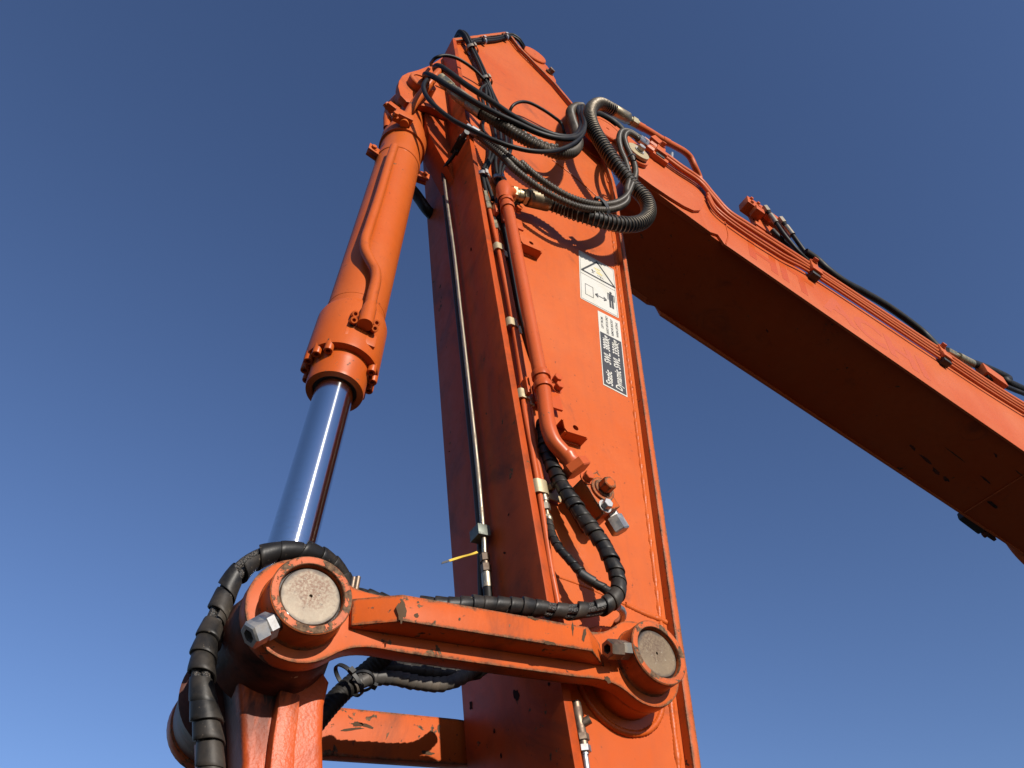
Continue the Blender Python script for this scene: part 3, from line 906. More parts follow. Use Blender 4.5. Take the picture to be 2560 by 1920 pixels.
fitting((0.4577, 0.0256, 4.5633), (0.4612, -0.0363, 4.5388), [(0, 0.5, 0.016, 'h'), (0.5, 1.0, 0.012, 'r')], 'black', ARM)

# --- stickers
def text_polys(s, bold=0.0, shear=0.0):
    cu = bpy.data.curves.new('lettering', 'FONT')
    cu.body = s
    cu.size = 1.0
    cu.offset = bold
    cu.shear = shear
    cu.resolution_u = 3
    ob = bpy.data.objects.new('lettering_tmp', cu)
    COL.objects.link(ob)
    dg = bpy.context.evaluated_depsgraph_get()
    me = bpy.data.meshes.new_from_object(ob.evaluated_get(dg))
    vs_ = [(v.co.x, v.co.y) for v in me.vertices]
    fs = [tuple(p.vertices) for p in me.polygons]
    bpy.data.objects.remove(ob)
    bpy.data.curves.remove(cu)
    bpy.data.meshes.remove(me)
    x0, x1 = min(v[0] for v in vs_), max(v[0] for v in vs_)
    return [((v[0] - x0) / (x1 - x0), v[1]) for v in vs_], fs

class Sheet:
    """a printed rectangle: (a, b) in 0..1 from the top-left corner, across and down"""
    def __init__(s, tl, tr, br, bl, out=Vector((0, -1, 0))):
        s.c = [Vector(p) for p in (tl, tr, br, bl)]
        s.o = out
    def at(s, a, b, h):
        p = s.c[0].lerp(s.c[1], a).lerp(s.c[3].lerp(s.c[2], a), b)
        return p + s.o * h
    def poly(s, pts, h):
        return [s.at(a, b, h) for a, b in pts], [tuple(range(len(pts)))]
    def rect(s, a0, b0, a1, b1, h):
        return s.poly([(a0, b0), (a1, b0), (a1, b1), (a0, b1)], h)
    def line(s, p, q, w, h, asp=1.0):
        d = Vector((q[0] - p[0], (q[1] - p[1]) * asp))
        n = Vector((-d.y, d.x)).normalized() * w / 2
        n = (n.x, n.y / asp)
        return s.poly([(p[0] + n[0], p[1] + n[1]), (q[0] + n[0], q[1] + n[1]), (q[0] - n[0], q[1] - n[1]), (p[0] - n[0], p[1] - n[1])], h)
    def text(s, body, a0, a1, b0, b1, h, bold=0.0, shear=0.0):
        """text reads from b0 to b1 (downwards value to upwards); its caps run from a1 (foot) to a0 (head)"""
        vs_, fs = text_polys(body, bold, shear)
        return [s.at(a1 + (a0 - a1) * y / 0.70, b0 + (b1 - b0) * x, h) for x, y in vs_], fs

YS = 0.025
s1 = Sheet((1.0175, 0.0250, 4.1859), (1.1886, 0.0250, 4.1772), (1.1681, 0.0250, 3.8343), (0.9969, 0.0250, 3.8398))
def slab_sheet(sh, name, mat, parent, th=0.0012, rnd=0.03, asp=1.4):
    pts = []
    for cx, cy, a0 in ((1 - rnd, 1 - rnd / asp, 0), (rnd, 1 - rnd / asp, 90), (rnd, rnd / asp, 180), (1 - rnd, rnd / asp, 270)):
        for k in range(5):
            an = R(a0 + 22.5 * k)
            pts.append((cx + rnd * math.cos(an), cy + rnd / asp * math.sin(an)))
    n = len(pts)
    v = [sh.at(a, b, th) for a, b in pts] + [sh.at(a, b, 0.0001) for a, b in pts]
    f = [tuple(range(n)), tuple(range(n, 2 * n))[::-1]] + [(i, (i + 1) % n, n + (i + 1) % n, n + i) for i in range(n)]
    return MB().add(v, f).build(name, mat, parent)
S1 = tag(slab_sheet(s1, 'warning_sticker', 'sticker', ARM), 'white warning sticker with a black triangle, an arrow and a standing figure')
k1 = MB()
H1_, H2_ = 0.0017, 0.0021
A_ = 1.42
TRI = [(0.505, 0.05), (0.97, 0.405), (0.065, 0.405)]
for i in range(3):
    k1.add(*s1.line(TRI[i], TRI[(i + 1) % 3], 0.042, H1_, A_))
    a_, b_ = TRI[i]
    k1.add(*s1.poly([(a_ + 0.021 * math.cos(t * math.pi / 5), b_ + 0.021 / A_ * math.sin(t * math.pi / 5)) for t in range(10)], H2_))
k1.add(*s1.line((0.03, 0.475), (0.97, 0.475), 0.008, H1_, A_))
for p, q in (((0.03, 0.02), (0.97, 0.02)), ((0.97, 0.02), (0.97, 0.98)), ((0.97, 0.98), (0.03, 0.98)), ((0.03, 0.98), (0.03, 0.02))):
    k1.add(*s1.line(p, q, 0.007, H1_, A_))
for p, q in (((0.14, 0.66), (0.345, 0.66)), ((0.345, 0.66), (0.345, 0.865)), ((0.345, 0.865), (0.14, 0.865)), ((0.14, 0.865), (0.14, 0.66))):
    k1.add(*s1.line(p, q, 0.012, H1_, A_))
k1.add(*s1.line((0.44, 0.77), (0.66, 0.77), 0.022, H1_, A_))
for x_, d_ in ((0.40, 1), (0.70, -1)):
    k1.add(*s1.line((x_, 0.77), (x_ + 0.075 * d_, 0.735), 0.024, H2_, A_))
    k1.add(*s1.line((x_, 0.77), (x_ + 0.075 * d_, 0.805), 0.024, H2_, A_))
# standing figure
k1.add(*s1.poly([(0.83 + 0.034 * math.cos(t * math.pi / 8), 0.575 + 0.034 / A_ * math.sin(t * math.pi / 8)) for t in range(16)], H1_))
k1.add(*s1.rect(0.765, 0.615, 0.90, 0.735, H1_))
k1.add(*s1.rect(0.772, 0.736, 0.823, 0.875, H1_)).add(*s1.rect(0.838, 0.736, 0.889, 0.875, H1_))
k1.add(*s1.rect(0.735, 0.615, 0.752, 0.735, H1_)).add(*s1.rect(0.914, 0.615, 0.931, 0.735, H1_)).add(*s1.rect(0.7353, 0.6000, 0.9307, 0.6145, H1_))
k1.build('pictogram', 'ink', S1)
k2 = MB()
for x_ in (0.43, 0.475, 0.52):
    k2.add(*s1.line((x_, 0.20), (x_ + 0.10, 0.315), 0.012, H1_, A_))
k2.add(*s1.line((0.40, 0.215), (0.60, 0.20), 0.012, H2_, A_)).add(*s1.line((0.46, 0.30), (0.64, 0.285), 0.012, H2_, A_))
k2.build('faded_print', 'ink_yellow', S1)
k3 = MB()
for p, q in (((0.33, 0.285), (0.39, 0.30)), ((0.35, 0.30), (0.40, 0.345)), ((0.36, 0.27), (0.36, 0.31)), ((0.39, 0.30), (0.44, 0.29)), ((0.37, 0.33), (0.34, 0.355)), ((0.55, 0.33), (0.60, 0.37)), ((0.60, 0.33), (0.58, 0.375)), ((0.50, 0.335), (0.52, 0.36)), ((0.62, 0.345), (0.66, 0.365))):
    k3.add(*s1.line(p, q, 0.015, H1_ + 0.0002, A_))
k3.build('faded_figure', 'ink_grey', S1)

s2 = Sheet((1.0703, 0.0250, 3.8154), (1.1691, 0.0250, 3.8145), (1.1431, 0.0250, 3.3909), (1.0478, 0.0250, 3.3982))
S2 = tag(slab_sheet(s2, 'load_sticker', 'sticker', ARM, rnd=0.015, asp=3.3), 'black and white load limit sticker below the warning sticker')
MB().add(*s2.rect(0.035, 0.302, 0.965, 0.985, H1_)).build('black_panel', 'ink', S2)
kt = MB()
kt.add(*s2.text('LIFT FROM', 0.11, 0.21, 0.235, 0.075, H1_, 0.012))
kt.add(*s2.text('QUICK HITCH ONLY', 0.33, 0.43, 0.288, 0.022, H1_, 0.012))
kt.add(*s2.text('REMOVE BUCKET', 0.55, 0.65, 0.275, 0.035, H1_, 0.012))
kt.add(*s2.text('WHEN LIFTING', 0.775, 0.875, 0.262, 0.048, H1_, 0.012))
kt.build('lettering', 'ink', S2)
kw = MB()
kw.add(*s2.text('Static', 0.13, 0.40, 0.965, 0.785, H2_, 0.022, 0.18))
kw.add(*s2.text('SWL. 3800kg', 0.13, 0.40, 0.70, 0.325, H2_, 0.022, 0.18))
kw.add(*s2.text('Dynamic SWL. 3350kg', 0.53, 0.80, 0.965, 0.325, H2_, 0.022, 0.18))
kw.build('lettering', 'sticker', S2)

# oil spots, runs and worn patches on the plates
TS = 0.8968
for i, (c_, a_, b_, m_) in enumerate((
    ((0.8016, 0.1641, 2.3851), (0.8026, 0.1477, 2.3778), (0.8038, 0.1665, 2.3691), 'oil'),
    ((0.7943, 0.3589, 2.4362), (0.7948, 0.3505, 2.4330), (0.7964, 0.3597, 2.4215), 'oil'),
    ((0.8070, 0.2672, 2.3468), (0.8072, 0.2624, 2.3451), (0.8081, 0.2682, 2.3388), 'oil'),
    ((0.8150, 0.2494, 2.2904), (0.8152, 0.2445, 2.2888), (0.8158, 0.2501, 2.2848), 'oil'),
    ((0.8054, 0.0394, 2.3580), (0.8058, 0.0333, 2.3555), (0.8060, 0.0399, 2.3538), 'oil'),
    ((0.7542, 0.1378, 2.7195), (0.7548, 0.1300, 2.7150), (0.7547, 0.1386, 2.7159), 'oil'),
    ((0.7421, 0.0966, 2.8050), (0.7423, 0.0927, 2.8035), (0.7426, 0.0993, 2.8013), 'oil'),
    ((0.6849, 0.3659, 3.2087), (0.6854, 0.3605, 3.2052), (0.6852, 0.3672, 3.2062), 'oil'),
    ((0.5822, 0.0981, 3.9332), (0.5832, 0.0923, 3.9259), (0.5839, 0.1003, 3.9207), 'oil'))):
    blot('oil_spot', (c_, Vector(c_).lerp(Vector(a_), 0.75), Vector(c_).lerp(Vector(b_), 0.75)), m_, ARM, i + 1)

# ================================================================== bucket cylinder
def ax(z, dx=0.0, dy=0.0):
    return Vector((0.2536 + 0.0069 * (z - 1.65) + dx, 0.2 + dy, z))
CYL = root('hydraulic_cylinder', ax(2.3071), 'orange hydraulic cylinder with a shiny chrome rod, left of the dipper arm', 'hydraulic cylinder')
def zlathe(z0, z1, prof, n=64):
    """profile given as (z, radius) pairs along the cylinder axis"""
    return lathe(ax(z0), ax(z1), [(abs(z - z0), r) for z, r in prof], n)
BAR = MB().add(*zlathe(3.36, 4.86, [(3.36, 0.0875), (4.70, 0.0875), (4.76, 0.083), (4.84, 0.066), (4.86, 0.06)])).build('barrel', 'cyl', CYL, smooth=40)
HEAD = MB().add(*zlathe(3.405, 3.17, [(3.405, 0.0878), (3.385, 0.0985), (3.37, 0.1025), (3.19, 0.1035), (3.178, 0.102), (3.176, 0.072)], 72)).build('cylinder_head', 'cyl', CYL, smooth=30)
MB().add(*zlathe(3.43, 3.434, [(3.43, 0.0874), (3.431, 0.0885), (3.433, 0.0885), (3.434, 0.0874)], 64)).build('seam_ring', 'cyl', BAR)
MB().add(*zlathe(3.178, 3.085, [(3.178, 0.080), (3.155, 0.0795), (3.15, 0.078), (3.10, 0.078), (3.09, 0.076), (3.088, 0.060), (3.10, 0.056), (3.13, 0.0535)], 64)).build('gland_nose', 'cyl', HEAD, smooth=30)
MB().add(*zlathe(3.14, 3.093, [(3.14, 0.0545), (3.095, 0.058), (3.093, 0.0525)], 48)).build('rod_seal', 'black', HEAD)
gap = ((-2.2, -1.05),)
for k in range(16):
    an = 2 * math.pi * (k + 0.25) / 16
    da = (math.degrees(an) % 360)
    if 252 < da < 302:
        continue
    c = ax(3.178) + Vector((math.cos(an), math.sin(an), 0)) * 0.0915
    d = Vector((0.0069, 0, 1)) * -1
    MB().add(*lathe(c + Vector((0, 0, 0.012)), c + d, [(0, 0.0125), (0.034, 0.0125), (0.036, 0.0115), (0.036, 0.0065), (0.022, 0.006)], 18)).build('head_bolt', 'cyl', HEAD, smooth=30)
# port block with the flanged pipe end
pc = ax(3.23, 0.012, -0.098)
MB().add(*obox(ax(3.236, 0.010, -0.080), (1, 0, 0), (0, 1, 0), (0, 0, 1), 0.046, 0.020, 0.026)).build('port_block', 'cyl', HEAD, bevel=0.008)
pp = [(0.2225, 0.0980, 4.3810), (0.2204, 0.1000, 4.2674), (0.2187, 0.1000, 3.9586), (0.2147, 0.0980, 3.7557), (0.2138, 0.0960, 3.6712), (0.2234, 0.0920, 3.6135), (0.2447, 0.0880, 3.5675), (0.2652, 0.0850, 3.5275), (0.2733, 0.0830, 3.4805), (0.2737, 0.0800, 3.4024), (0.2745, 0.0790, 3.3309), (0.2739, 0.0790, 3.2797)]
PIPE = MB().add(*sweep(Path(pp), 0.0165, 20, 0.008)).build('cylinder_pipe', 'cyl', CYL, smooth=60)
a, b = Vector((0.2746, 0.0800, 3.3530)), Vector((0.2732, 0.0780, 3.2549))
MB().add(*lathe(a, b, [(0, 0.0168), (0.02, 0.0205), ((b - a).length, 0.0215)], 24)).build('pipe_flange', 'cyl', PIPE)
for q in ((0.2409, 0.0840, 3.2996), (0.2414, 0.0840, 3.2718), (0.3031, 0.0800, 3.2960), (0.3018, 0.0800, 3.2698)):
    c = Vector(q)
    MB().add(*lathe(c + Vector((0, 0.02, 0.004)), c + Vector((0, -0.2, -0.16)), [(0, 0.0100), (0.030, 0.0100), (0.031, 0.009), (0.031, 0.0052), (0.022, 0.0048)], 16)).build('flange_bolt', 'cyl', PIPE, smooth=30)
# clamp band with ears, pipe clamp block and top elbow
MB().add(*zlathe(4.44, 4.475, [(4.44, 0.0885), (4.442, 0.0905), (4.473, 0.0905), (4.475, 0.0885)])).build('clamp_band', 'cyl', CYL)
for sx in (-1, 1):
    e = ax(4.457, 0.105 * sx, -0.015)
    o = MB().add(*obox(e, (1, -0.15 * sx, 0), (0, 1, 0), (0, 0, 1), 0.028, 0.005, 0.022)).add(*obox(e + Vector((0.0, 0.025, 0)), (1, -0.15 * sx, 0), (0, 1, 0), (0, 0, 1), 0.027, 0.005, 0.021)).build('band_ear', 'cyl', CYL, bevel=0.002)
    bolt('ear_bolt', e + Vector((0.008 * sx, -0.005, 0)), (0, -1, 0.0), 0.011, 0.012, 'cyl', o)
MB().add(*zlathe(4.60, 4.69, [(4.60, 0.0878), (4.603, 0.0965), (4.685, 0.0965), (4.69, 0.0878)])).build('clamp_band', 'cyl', CYL)
cb0 = Vector((0.2229, 0.0900, 4.6460))
blk = MB().add(*obox(cb0, (1, 0, 0.1), (0, 1, 0), (0.0, 0, 1), 0.040, 0.022, 0.024)).build('pipe_block', 'cyl', CYL, bevel=0.004)
bolt('block_bolt', Vector((0.1845, 0.0620, 4.5536)), (0, -1, 0), 0.012, 0.02, 'cyl', blk)
up = MB().add(*sweep(Path([(0.2346, 0.0950, 4.6096), (0.2386, 0.0920, 4.7105), (0.2476, 0.0900, 4.8012), (0.2672, 0.0700, 4.9196), (0.2868, 0.0400, 5.0078), (0.2985, 0.0200, 5.0716), (0.3113, 0.0100, 5.1221)]), 0.0185, 18)).build('upper_pipe', 'cyl', CYL, smooth=60)
q0 = Vector((0.1782, 0.1400, 4.8030))
MB().add(*obox(q0, (1, 0, -0.35), (0, 1, 0), (0.35, 0, 1), 0.026, 0.016, 0.016)).add(*cyl(q0 + Vector((-0.036, 0, 0.01)), q0 + Vector((0.08, 0.05, -0.03)), 0.014, 20)).build('port_fitting', 'cyl', CYL, bevel=0.002)
tube('rear_pipe', [(0.1954, 0.2400, 4.8179), (0.1776, 0.2400, 4.9665), (0.1836, 0.2400, 5.1047), (0.2039, 0.2200, 5.1819)], 0.017, 'cyl', CYL)
EYE = MB().add(*lathe((CP[0], 0.15, CP[1]), (CP[0], 0.25, CP[1]), [(0, 0.078), (0.004, 0.082), (0.096, 0.082), (0.10, 0.078)], 48)).add(*zlathe(4.82, 5.10, [(4.82, 0.066), (5.10, 0.050)], 32)).build('barrel_eye', 'cyl', CYL, smooth=40)
ROD = MB().add(*zlathe(2.36, 3.15, [(2.36, 0.051), (3.15, 0.051)], 96)).build('rod', 'chrome', CYL, smooth=60)
MB().add(*lathe((PL[0], 0.115, PL[1]), (PL[0], 0.285, PL[1]), [(0, 0.08), (0.17, 0.08)], 48)).build('rod_eye', 'oily', CYL, bevel=0.004)

# ================================================================== side links
def link_outline(rr=0.092, half=0.0515, n=16):
    """dog-bone outline with smooth waists, in link axis coordinates (u along, w across)"""
    L = math.hypot(PR[0] - PL[0], PR[1] - PL[1])
    def side(sgn):
        out = []
        u_t = 0.165                        # where the waist becomes straight
        # blend from circle at angle to waist
        for i in range(15):
            t = i / 14
            out.append((t, sgn))
        return out
    pts = []
    def wid(u):
        for c in (0, L):
            pass
        x = min(u, L - u)
        a0 = 0.055
        if x <= a0:
            return math.sqrt(max(rr * rr - x * x, 0))
        w0 = math.sqrt(rr * rr - a0 * a0)
        if x >= 0.19:
            return half
        t = (x - a0) / (0.19 - a0)
        s0 = -a0 / w0                      # slope at the circle
        h00, h10, h01 = 2 * t ** 3 - 3 * t * t + 1, t ** 3 - 2 * t * t + t, -2 * t ** 3 + 3 * t * t
        return h00 * w0 + h10 * s0 * (0.19 - a0) + h01 * half
    us = [0.055 + (0.19 - 0.055) * i / 12 for i in range(13)]
    top_ = [(u, wid(u)) for u in us] + [(L - u, wid(L - u)) for u in reversed(us)]
    a1 = math.degrees(math.atan2(wid(0.055), 0.055))
    right = [(L + rr * math.cos(R(t)), rr * math.sin(R(t))) for t in [180 - a1 - (360 - 2 * a1) * i / 36 * 1 for i in range(37)]]
    right = [(L - 0.055 + 0, 0)] and [(L + rr * math.cos(R(180 - a1 - (2 * (180 - a1)) * i / 28)), rr * math.sin(R(180 - a1 - (2 * (180 - a1)) * i / 28))) for i in range(1, 28)]
    bot = [(u, -w) for u, w in reversed(top_)]
    left = [(rr * math.cos(R(-a1 - (360 - 2 * a1) * i / 28)), rr * math.sin(R(-a1 - (360 - 2 * a1) * i / 28))) for i in range(1, 28)]
    return top_ + right + bot + left
LU = Vector((PR[0] - PL[0], 0, PR[1] - PL[1])).normalized()
LW = Vector((-LU.z, 0, LU.x))
def LP(u, w, y):
    p = Vector((PL[0], 0, PL[1])) + LU * u + LW * w
    return Vector((p.x, y, p.z))
LLEN = math.hypot(PR[0] - PL[0], PR[1] - PL[1])

def side_link(loc, sg, y_in, label, details):
    """sg = -1: outer face looks to the viewer; y_in is the inner face"""
    o = root('link_arm', loc, label, 'link arm')
    yo = y_in + sg * 0.035
    pts = [(LP(u, w, 0).x, LP(u, w, 0).z) for u, w in link_outline()]
    MB().add(*prism(pts, min(y_in, yo), max(y_in, yo))).build('link_plate', 'link', o, bevel=0.003)
    # stiffening bar with sloping ends
    yb = yo + sg * 0.052
    u0, u1, u2, u3 = 0.083, 0.158, 0.556, 0.624
    wl_, wh = -0.0225, 0.0270
    ytip = yo + sg * 0.011
    v = [LP(u0, wl_, yo), LP(u0, wl_, ytip), LP(u1, wl_, yb), LP(u2, wl_, yb), LP(u3, wl_, yo),
         LP(u0, wh, yo), LP(u0, wh, ytip), LP(u1, wh, yb), LP(u2, wh, yb), LP(u3, wh, yo)]
    v = [p + Vector((0, -sg * 0.002 if i in (0, 4, 5, 9) else 0, 0)) for i, p in enumerate(v)]
    f = [(0, 1, 2, 3, 4), (9, 8, 7, 6, 5), (0, 5, 6, 1), (1, 6, 7, 2), (2, 7, 8, 3), (3, 8, 9, 4), (4, 9, 5, 0)]
    MB().add(v, f).build('stiffening_bar', 'link', o, bevel=0.0025)
    for (cx, cz), cap in ((PL, 'cap_a'), (PR, 'cap_b')):
        d = Vector((0, sg, 0))
        b0 = Vector((cx, yo - sg * 0.004, cz))
        bo = MB().add(*lathe(b0, b0 + d, [(0, 0.0725), (0.006, 0.0715), (0.009, 0.0690), (0.012, 0.0685), (0.0535, 0.0685), (0.0550, 0.0672), (0.0550, 0.0545), (0.053, 0.0535), (0.03, 0.0535)], 72)).build('pin_boss', 'boss', o, smooth=32)
        MB().add(*lathe(b0, b0 + d, [(0.0549, 0.0670), (0.0556, 0.0664), (0.0556, 0.0552), (0.0549, 0.0547)], 72, caps=False)).build('worn_ring', 'ring', bo, smooth=32)
        pe_ = MB().add(*lathe(Vector((0, 0, 0)), d, [(0, 0.0502), (0.0455, 0.0502), (0.0475, 0.0485), (0.0477, 0.003), (0.043, 0.0025)], 72))
        pe_.v = [p + parent_loc(bo) for p in pe_.v]
        pe_ = pe_.build('pin_end', cap, bo, smooth=32)
        pe_.location = b0 - parent_loc(bo)
        gr = MB()
        gr.add(*lathe(b0 + d * 0.030, b0 + d, [(0, 0.0534), (0.012 , 0.0534), (0.0125, 0.0500), (0.0, 0.0500)], 72))
        gr.build('grease_ring', 'grease', bo)
    return o, yo
NEAR, _y = side_link((PL[0], -0.045, PL[1]), -1, -0.028, 'chipped orange link arm nearest the viewer, joining the chrome rod end to the dipper arm', None)
FARL, _y2 = side_link((PL[0], 0.445, PL[1]), 1, 0.428, 'orange link arm on the far side, seen below and behind the nearer link arm', None)
# retaining bolts through the bosses
def lock_bolt(p0, p1, r, mat_a, mat_b, parent):
    p0, p1 = Vector(p0), Vector(p1)
    d = (p1 - p0).normalized()
    L = (p1 - p0).length
    o = MB().add(*hexn(p0 + d * L * 0.50, p1, r, 0.14, hole=r * 0.52, rot=0.15)).build('lock_nut', mat_a, parent, smooth=25)
    MB().add(*hexn(p0 + d * L * 0.16, p0 + d * L * 0.495, r, 0.14, rot=0.35)).build('lock_nut', mat_b, parent, smooth=25)
    MB().add(*cyl(p0 - d * 0.02, p0 + d * L * 0.55, r * 0.5, 16)).build('lock_stud', mat_b, parent)
    return o
lock_bolt((0.2098, -0.0970, 2.2529), (0.1764, -0.1000, 2.2179), 0.0215, 'zinc', 'zinc', NEAR)
lock_bolt((0.9147, -0.0970, 2.3988), (0.8523, -0.1030, 2.3818), 0.0195, 'rust', 'steel', NEAR)
MB().add(*lathe(Vector((0.2143, -0.0940, 2.2591)), Vector((0.2044, -0.0960, 2.2466)), [(0.004, 0.0165), (0.010, 0.0155), (0.014, 0.012)], 24)).build('grease_smear', 'grease', NEAR)
MB().add(*lathe(Vector((0.9245, -0.0940, 2.4036)), Vector((0.9043, -0.0970, 2.3967)), [(0.004, 0.0155), (0.010, 0.0145), (0.014, 0.011)], 24)).build('grease_smear', 'grease', NEAR)
# two short studs on the top edge behind the left boss
for q in ((0.3376, -0.0400, 2.4073), (0.3469, -0.0350, 2.4148)):
    c = Vector(q)
    MB().add(*cyl(c - Vector((0, 0, 0.03)), c, 0.005, 12)).build('grease_nipple', 'rust', NEAR)

# worn-through patches on the stiffening bar and far link
for i, (c_, a_, b_, o_) in enumerate((
    ((0.4086, -0.1150, 2.3230), (0.4172, -0.1150, 2.3253), (0.4103, -0.1150, 2.3017), NEAR),
    ((0.4362, -0.1150, 2.3233), (0.4404, -0.1150, 2.3231), (0.4351, -0.1150, 2.3192), NEAR),
    ((0.5186, -0.1150, 2.3407), (0.5212, -0.1150, 2.3410), (0.5183, -0.1150, 2.3380), NEAR),
    ((0.7894, -0.1150, 2.3880), (0.7933, -0.1150, 2.3886), (0.7856, -0.1150, 2.3740), NEAR),
    ((0.7632, -0.1150, 2.3951), (0.7658, -0.1150, 2.3952), (0.7625, -0.1150, 2.3804), NEAR),
    ((0.7089, -0.1150, 2.3478), (0.7212, -0.1150, 2.3496), (0.7093, -0.1150, 2.3443), NEAR),
    ((0.8773, -0.0630, 2.3415), (0.8855, -0.0630, 2.3402), (0.8772, -0.0630, 2.3353), NEAR),
    ((0.6707, -0.1150, 2.3885), (0.6814, -0.1150, 2.3889), (0.6712, -0.1150, 2.3858), NEAR),
    ((0.5449, 0.4280, 2.3638), (0.5591, 0.4280, 2.3660), (0.5458, 0.4280, 2.3587), FARL),
    ((0.5690, 0.4280, 2.3657), (0.5864, 0.4280, 2.3639), (0.5683, 0.4280, 2.3622), FARL),
    ((0.5373, 0.4280, 2.3517), (0.5602, 0.4280, 2.3596), (0.5383, 0.4280, 2.3487), FARL),
    ((0.7232, 0.4280, 2.3383), (0.7386, 0.4280, 2.3396), (0.7249, 0.4280, 2.3342), FARL),
    ((0.7467, 0.4280, 2.3981), (0.7500, 0.4280, 2.3977), (0.7470, 0.4280, 2.3888), FARL))):
    blot('worn_patch', (c_, a_, b_), 'chip', o_, i + 21)

# ================================================================== bucket link casting
BL = root('bucket_link', (PL[0], 0.2, PL[1]), 'oily cast orange bucket link hanging below the left pin', 'bucket link')
def casting(rows, y0, y1, name):
    """one deep leg of the casting; rows = (z, x left, x right) down the leg, rounded flanks"""
    yc, hy = (y0 + y1) / 2, (y1 - y0) / 2
    v, f = [], []
    n = 28
    for z, xl, xr in rows:
        xc, hw = (xl + xr) / 2, (xr - xl) / 2
        for k in range(n):
            a = 2 * math.pi * k / n
            ca, sa = math.cos(a), math.sin(a)
            e = 0.22
            x = xc + hw * math.copysign(abs(ca) ** e, ca)
            y = yc + hy * math.copysign(abs(sa) ** e, sa)
            # shallow hollow down the outer face, raised lips at its sides
            u = (x - xc) / hw
            y += 0.004 * (1 - u * u) * (1 if sa < 0 else -1) * (1 if abs(sa) > 0.3 else 0)
            v.append((x, y, z))
    m = len(rows)
    for i in range(m - 1):
        for k in range(n):
            k2 = (k + 1) % n
            f.append((i * n + k, i * n + k2, (i + 1) * n + k2, (i + 1) * n + k))
    f += [tuple(range(n))[::-1], tuple(range((m - 1) * n, m * n))]
    return MB().add(v, f).build(name, 'cast', BL, smooth=70)
pL = [(0.1896, 0.0550, 2.2314), (0.2072, 0.0550, 2.1994), (0.2280, 0.0550, 2.1464), (0.2460, 0.0550, 2.0941)]
pR = [(0.3592, 0.0550, 2.2856), (0.3575, 0.0550, 2.2355), (0.3662, 0.0550, 2.1762), (0.3788, 0.0550, 2.1195)]
rows = [(2.33, 0.180, 0.330), (2.28, 0.182, 0.337)] + [((a_[2] + b_[2]) / 2, a_[0], b_[0]) for a_, b_ in zip(pL, pR)]
rows += [(1.95, rows[-1][1] + 0.03, rows[-1][2] + 0.02), (1.60, rows[-1][1] + 0.10, rows[-1][2] + 0.08)]
for y0, y1, sg in ((0.052, 0.150, -1), (0.25, 0.348, 1)):
    casting(rows, y0, y1, 'casting_leg')
for y0, y1, sg in ((-0.024, 0.10, -1), (0.30, 0.424, 1)):
    MB().add(*lathe((PL[0], y0, PL[1]), (PL[0], y1, PL[1]), [(0, 0.086), (0.003, 0.089), ((y1 - y0) * 0.5, 0.094), (y1 - y0 - 0.003, 0.106), (y1 - y0, 0.098)] if sg < 0 else [(0, 0.098), (0.003, 0.106), ((y1 - y0) * 0.5, 0.096), (y1 - y0 - 0.003, 0.089), (y1 - y0, 0.086)], 56)).build('casting_head', 'oily', BL, smooth=45)
# raised centre rib on the near leg
v, f = [], []
ribl = [(0.2652, 0.0120, 2.2090), (0.2693, 0.0100, 2.1727), (0.2721, 0.0100, 2.1352), (0.2788, 0.0100, 2.0859)]
ribr = [(0.3061, 0.0120, 2.2203), (0.3112, 0.0100, 2.1823), (0.3144, 0.0100, 2.1442), (0.3237, 0.0100, 2.0944)]
rib = [((a_[2] + b_[2]) / 2, a_[0] + 0.006, b_[0], a_[1] + 0.022) for a_, b_ in zip(ribl, ribr)]
rib += [(1.95, rib[-1][1] + 0.03, rib[-1][2] + 0.03, 0.014), (1.62, rib[-1][1] + 0.10, rib[-1][2] + 0.09, 0.02)]
for z, x0, x1, yf in rib:
    v += [(x0, yf, z), (x1, yf, z), (x1 + 0.004, 0.09, z), (x0 - 0.004, 0.09, z)]
nr = len(rib)
for i in range(nr - 1):
    a = i * 4
    f += [(a, a + 1, a + 5, a + 4), (a + 1, a + 2, a + 6, a + 5), (a + 2, a + 3, a + 7, a + 6), (a + 3, a, a + 4, a + 7)]
f += [(0, 3, 2, 1), tuple(4 * nr - 4 + q for q in range(4))]
MB().add(v, f).build('centre_rib', 'cast', BL, bevel=0.004)
MB().add(*prism([(0.165, 2.36), (0.155, 2.28), (0.20, 2.18), (0.25, 2.05), (0.31, 2.05), (0.31, 2.25), (0.25, 2.36)], 0.1505, 0.2495)).build('casting_web', 'oily', BL, bevel=0.012)
MB().add(*cyl((0.33, 0.06, 1.83), (0.33, 0.34, 1.83), 0.06, 32)).build('cross_tube', 'cast', BL)

# ================================================================== boom
BOOM = root('boom', (2.6, 0.2, 4.7), 'long faded orange boom running down to the right from the top of the dipper arm', 'excavator boom')
low = [(1.40, 5.036), (1.816, 4.903), (1.873, 4.928), (1.895, 4.856), (3.922, 4.404), (6.6, 3.806), (7.5, 3.40), (9.3, 1.75)]
upp = [(9.85, 2.15), (8.0, 4.00), (7.4, 4.42), (6.6, 4.66), (4.353, 4.93), (3.576, 5.000), (2.227, 5.150), (2.02, 5.235), (1.945, 5.37), (1.902, 5.49), (1.80, 5.525), (1.50, 5.535)]
body = low + upp
MB().add(*prism(body, -0.060, -0.046)).build('side_plate', 'boom', BOOM, bevel=0.002)
MB().add(*prism(body, 0.446, 0.460)).build('side_plate', 'boom', BOOM, bevel=0.002)
ins = offset_loop([(1.40, 5.036), (1.855, 4.890), (3.922, 4.404), (6.6, 3.806), (7.5, 3.40), (9.3, 1.75)] + upp, 0.006)
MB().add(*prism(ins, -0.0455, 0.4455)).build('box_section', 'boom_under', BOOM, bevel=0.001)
PV = (1.223, 5.40)
